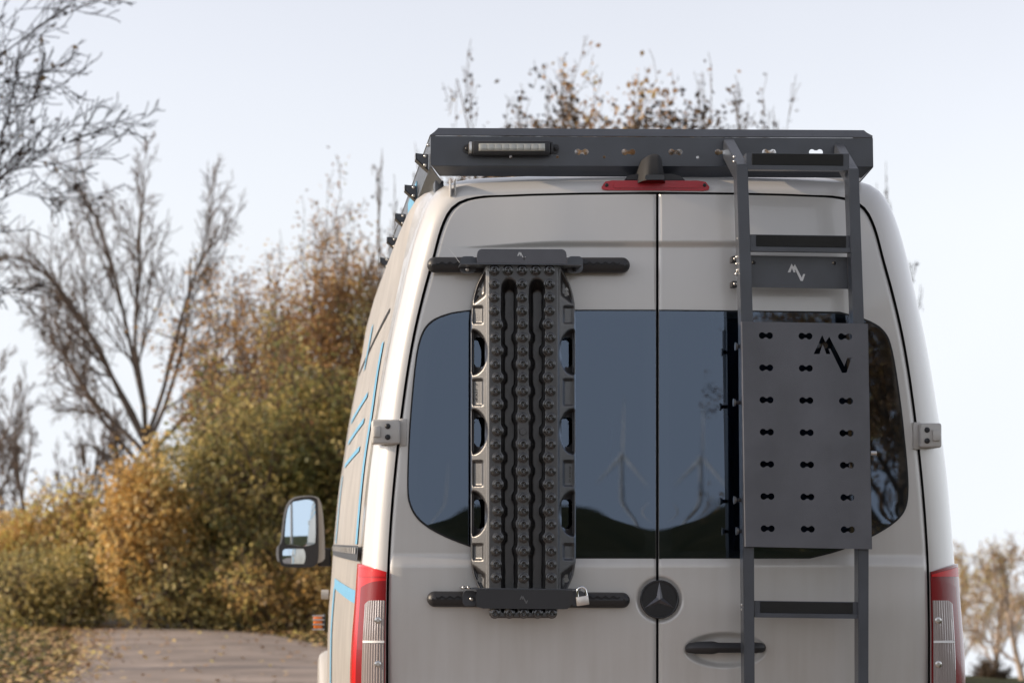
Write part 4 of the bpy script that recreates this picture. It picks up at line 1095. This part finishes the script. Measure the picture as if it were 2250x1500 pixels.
shrub('tall_shrub', 'dark twiggy shrub showing above the rack near the top of the ladder', 1560, 34.5, 190, 330, L_DARK, 27, 5000, 5000, stems=10, fillc=(.74, .46, .20), lump=.25, spec=TALL, lsize=.075, spread=.04, leafm2=L_BROWN)
shrub('tall_shrub', 'thin twiggy shrub showing beside the left end of the roof rack', 905, 36, 365, 180, L_DARK, 24, 900, 0, stems=6, spec=TALL, lsize=.065, spread=.05)
shrub('tall_shrub', 'thin twiggy shrub showing beside the right roof corner', 1930, 35, 425, 150, L_DARK, 25, 500, 0, stems=5, spec=TALL, lsize=.065, spread=.05)

BARE = dict(rk=(.5, .55, .6, .6), levels=4, n=[11, 8, 7, 5], t0=[.36, .2, .15, .15], ang=[46, 38, 40, 42], len=[.62, .52, .5, .5], seg=[7, 6, 5, 4], wig=.085, up=.07, rmin=.009)
b = at(320, 56); h = hgt(335, 56)
limbs = [((0, 0, 0), (0.01, 0, 1), 4.2, .15)]
for k, (ang_, z_, L_) in enumerate(((-66, 3.3, 4.6), (-50, 3.7, 5.2), (-34, 3.9, 5.8), (-20, 4.0, 6.2), (-7, 4.1, 6.4), (6, 4.1, 6.2), (18, 4.0, 5.8), (33, 3.8, 5.0), (52, 3.6, 4.2))):
    limbs.append(((0, 0, z_), (math.sin(math.radians(ang_)), .35 * math.sin(k * 2.3), math.cos(math.radians(ang_))), L_, .062))
FAN = dict(BARE, levels=3, n=[9, 7, 6], t0=[.2, .15, .15], ang=[34, 40, 44], len=[.5, .52, .55], seg=[8, 6, 5], wig=.11, up=.015, rk=(.45, .5, .5), rmin=.008)
plant('bare_tree', 'big bare tree with a fan of limbs above the golden yellow shrub', 'tree', b, FAN, 31, limbs, 'bark_grey', fit=(6.6, h))
for k, (px, r, top, s_) in enumerate(((60, 75, 800, 41), (170, 80, 850, 42), (-40, 70, 760, 43))):
    b = at(px, r); h = hgt(top, r)
    plant('bare_tree', ('small bare tree left of the big bare tree, behind the rust brown shrub', 'slender bare tree just left of the big bare tree trunk', 'bare tree at the left edge of the picture above the hedge')[k], 'tree', b, dict(BARE, n=[12, 7, 5, 4], t0=[.15, .2, .2, .2], rmin=.009), s_, [((0, 0, 0), (.02, 0, 1), h * .72, .10)], 'bark_grey', group='bare trees beyond the hedge', fit=(3.2, h))
# the near tree whose branches reach in at the top left
b = at(-430, 28)
OVER = dict(BARE, n=[24, 10, 7, 4], t0=[.42, .1, .1, .15], ang=[58, 32, 34, 38], len=[.66, .55, .5, .5], up=.015, wig=.09, rmin=.0055, rk=(.17, .5, .55, .6))
plant('overhanging_tree', 'near tree with dark thin branches and few leaves reaching in at the top left', 'tree', b, OVER, 51, [((0, 0, 0), (.12, 0, 1), 6.6, .13)], 'bark_dark', L_DARK, 900, .085, .02, min_level=3, fit=(6.9, 9.5))
# far trees on the right, backlit paleness painted into their bark
for k, (px, r, top, s_, lab) in enumerate(((2110, 112, 1205, 61, 'brown tree painted pale as if backlit, far off just right of the tail lamp'), (2185, 118, 1195, 62, 'bare tree painted pale as if backlit, far off at the lower right'), (2250, 108, 1185, 63, 'far tree cut by the right edge of the picture'))):
    b = at(px, r); h = hgt(top, r) - b[2]
    plant('far_tree', lab, 'tree', b, dict(BARE, n=[12, 8, 5, 3], t0=[.12, .2, .2, .2], rmin=.012), s_, [((0, 0, 0), (.02, 0, 1), h * .78, .14)], 'bark_backlit', L_RUST, 1500 if k != 0 else 3200, .10, .12, group='far trees on the lower right')
shrub('far_shrub', 'low dark shrub at the foot of the far trees', 2170, 110, 1440, 90, L_DARK, 64, 800, 1200, lsize=.1, group=None)

# trees and turbines behind the camera, seen mirrored in the rear panes and the wing mirror
def behind(px, r):
    return np.array(((px - VX) / FPX * r, DIST - r, 0.0))
for k, (px, r, s_, h) in enumerate(((1990, 34, 71, 7.5), (2220, 37, 72, 8.5), (1880, 46, 73, 7.0))):
    b = behind(px, r); b[2] = float(terrain_z(np.array(b[0]), np.array(b[1]))) - .05
    plant('roadside_tree', ('brown twiggy tree mirrored in the right window beside the ladder panel', 'large twiggy tree behind the viewer, mirrored at the edge of the right window', 'twiggy tree on the bank, mirrored behind the ladder panel')[k], 'tree', b, dict(BARE, n=[13, 8, 6, 4], t0=[.06, .1, .1, .15], up=.05, rk=(.3, .5, .6, .6), rmin=.007), s_, [((0, 0, 0), (.02, 0, 1), h * .75, .16)], 'bark', L_BROWN, 14000, .07, .10, group='roadside trees mirrored in the window')
def turbine(px, py, r, rot, label, s=1.0):
    x = (px - VX) / FPX * r; y = DIST - r; z = CZ + (VY - py) / FPX * r; g = 2.2
    o = root('wind_turbine', (x, y, g), label, 'wind turbine', 'wind turbines mirrored in the rear windows')
    put('tower', cyl('tower', (x, y, g - 3), (x, y, z - .8 * s), 2.5 * s, 1.3 * s, 20), M['white'], o)
    put('nacelle', box('nacelle', (x - 1.6 * s, y - 5 * s, z - 1.6 * s), (x + 1.6 * s, y + 4 * s, z + 1.6 * s), .5), M['white'], o)
    put('hub', cyl('hub', (x, y + 4 * s, z), (x, y + 6.5 * s, z), 1.6 * s, .6 * s, 16), M['white'], o)
    L_ = 46 * s
    for k in range(3):
        a = math.radians(rot + 120 * k); cy_, sy_ = math.cos(math.radians(68)), math.sin(math.radians(68)); d = Vector((math.cos(a) * cy_, math.cos(a) * sy_, math.sin(a))); t = Vector((-math.sin(a) * cy_, -math.sin(a) * sy_, math.cos(a))); c = Vector((x, y + 5 * s, z))
        V = []
        for q, w_ in ((0, .9), (.08, 1.2), (.2, 1.7), (.5, 1.1), (.8, .7), (1, .2)):
            m_ = c + d * L_ * q; V.append([m_ - t * w_ * s, m_ + Vector((0, .5 * s, 0)), m_ + t * w_ * s, m_ - Vector((0, .5 * s, 0)), m_ - t * w_ * s])
        put('blade', grid_mesh('blade', V), M['white'], o)
turbine(1366, 1000, 1900, 87, 'wind turbine mirrored in the left window just right of the traction board')
turbine(1540, 1006, 1900, 87, 'wind turbine mirrored in the right window beside the seam')
turbine(978, 1104, 2600, 80, 'small wind turbine mirrored low in the left window left of the traction board')
# post mirrored in the wing mirror
xp = P(655, 1150, ym)[0]
post = put('concrete_post', cyl('concrete_post', (-.42, -34, -.1), (-.5, -34, 9.5), .14, .10, 14), M['concrete']); tag(post, 'pale concrete post mirrored in the wing mirror', 'post')

# ------------------------------------------------------------------ verges: fallen leaves and grass
rng = np.random.RandomState(9)
def scatter(n, xa, xb, ya, yb, keepf):
    C = np.stack([rng.uniform(xa, xb, n), rng.uniform(ya, yb, n), np.zeros(n)], -1); k = keepf(C[:, 0], C[:, 1]); return C[k]
edge_l = lambda y: np.interp(y, ry, rl); edge_r = lambda y: np.interp(y, ry, rr)
cl = scatter(26000, -9, -1.9, 14, 42, lambda x, y: (x < edge_l(y) + .25 * rng.rand(len(x)) ** 2 * 3) & (rng.rand(len(x)) < np.exp(-(edge_l(y) - x) / 2.2)))
cr = scatter(16000, -4, 5, 16, 40, lambda x, y: (x > edge_r(y) - .5 * rng.rand(len(x)) ** 2) & (rng.rand(len(x)) < np.exp(-(x - edge_r(y)) / 1.6)))
cm = scatter(900, -6, 3, 14, 40, lambda x, y: (x > edge_l(y)) & (x < edge_r(y)))
C = np.concatenate([cl, cr, cm]); C[:, 2] = .035 + rng.rand(len(C)) * .05; C[-len(cm):, 2] = .075
n = len(C); s = rng.uniform(.05, .10, n); th = rng.uniform(0, 6.28, n); tl_ = rng.uniform(-.5, .5, (n, 2))
a = np.stack([np.cos(th), np.sin(th), tl_[:, 0]], -1) * s[:, None] * .5; b = np.stack([-np.sin(th), np.cos(th), tl_[:, 1]], -1) * s[:, None] * .33
V = np.stack([C - a, C + b, C + a, C - b], 1).reshape(-1, 3)
tag(put('fallen_leaves', fast_mesh('fallen_leaves', V, np.arange(4 * n).reshape(n, 4), False, rng.rand(n)), L_LITTER), 'brown and yellow fallen leaves along both edges of the lane', 'leaves', kind='stuff')
L_GRASS = leaf_mat('verge_grass', [(0, (.035, .055, .012)), (.6, (.08, .12, .025)), (1, (.19, .17, .06))])
G = scatter(16000, -9, -2.2, 14, 40, lambda x, y: (x < edge_l(y) - .45) & (rng.rand(len(x)) < .25 + .75 * (x < edge_l(y) - 1.0)))
n = len(G); hgt_ = rng.uniform(.06, .20, n); th = rng.uniform(0, 6.28, n); w_ = .007
side_v = np.stack([np.cos(th), np.sin(th), 0 * th], -1) * w_; lean = np.stack([rng.normal(0, .4, n) * hgt_, rng.normal(0, .4, n) * hgt_, hgt_], -1)
V = np.stack([G - side_v, G + side_v, G + lean], 1).reshape(-1, 3)
tag(put('verge_grass', fast_mesh('verge_grass', V, np.arange(3 * n).reshape(n, 3), False, rng.rand(n)), L_GRASS), 'green grass on the left verge of the lane', 'grass', kind='stuff')
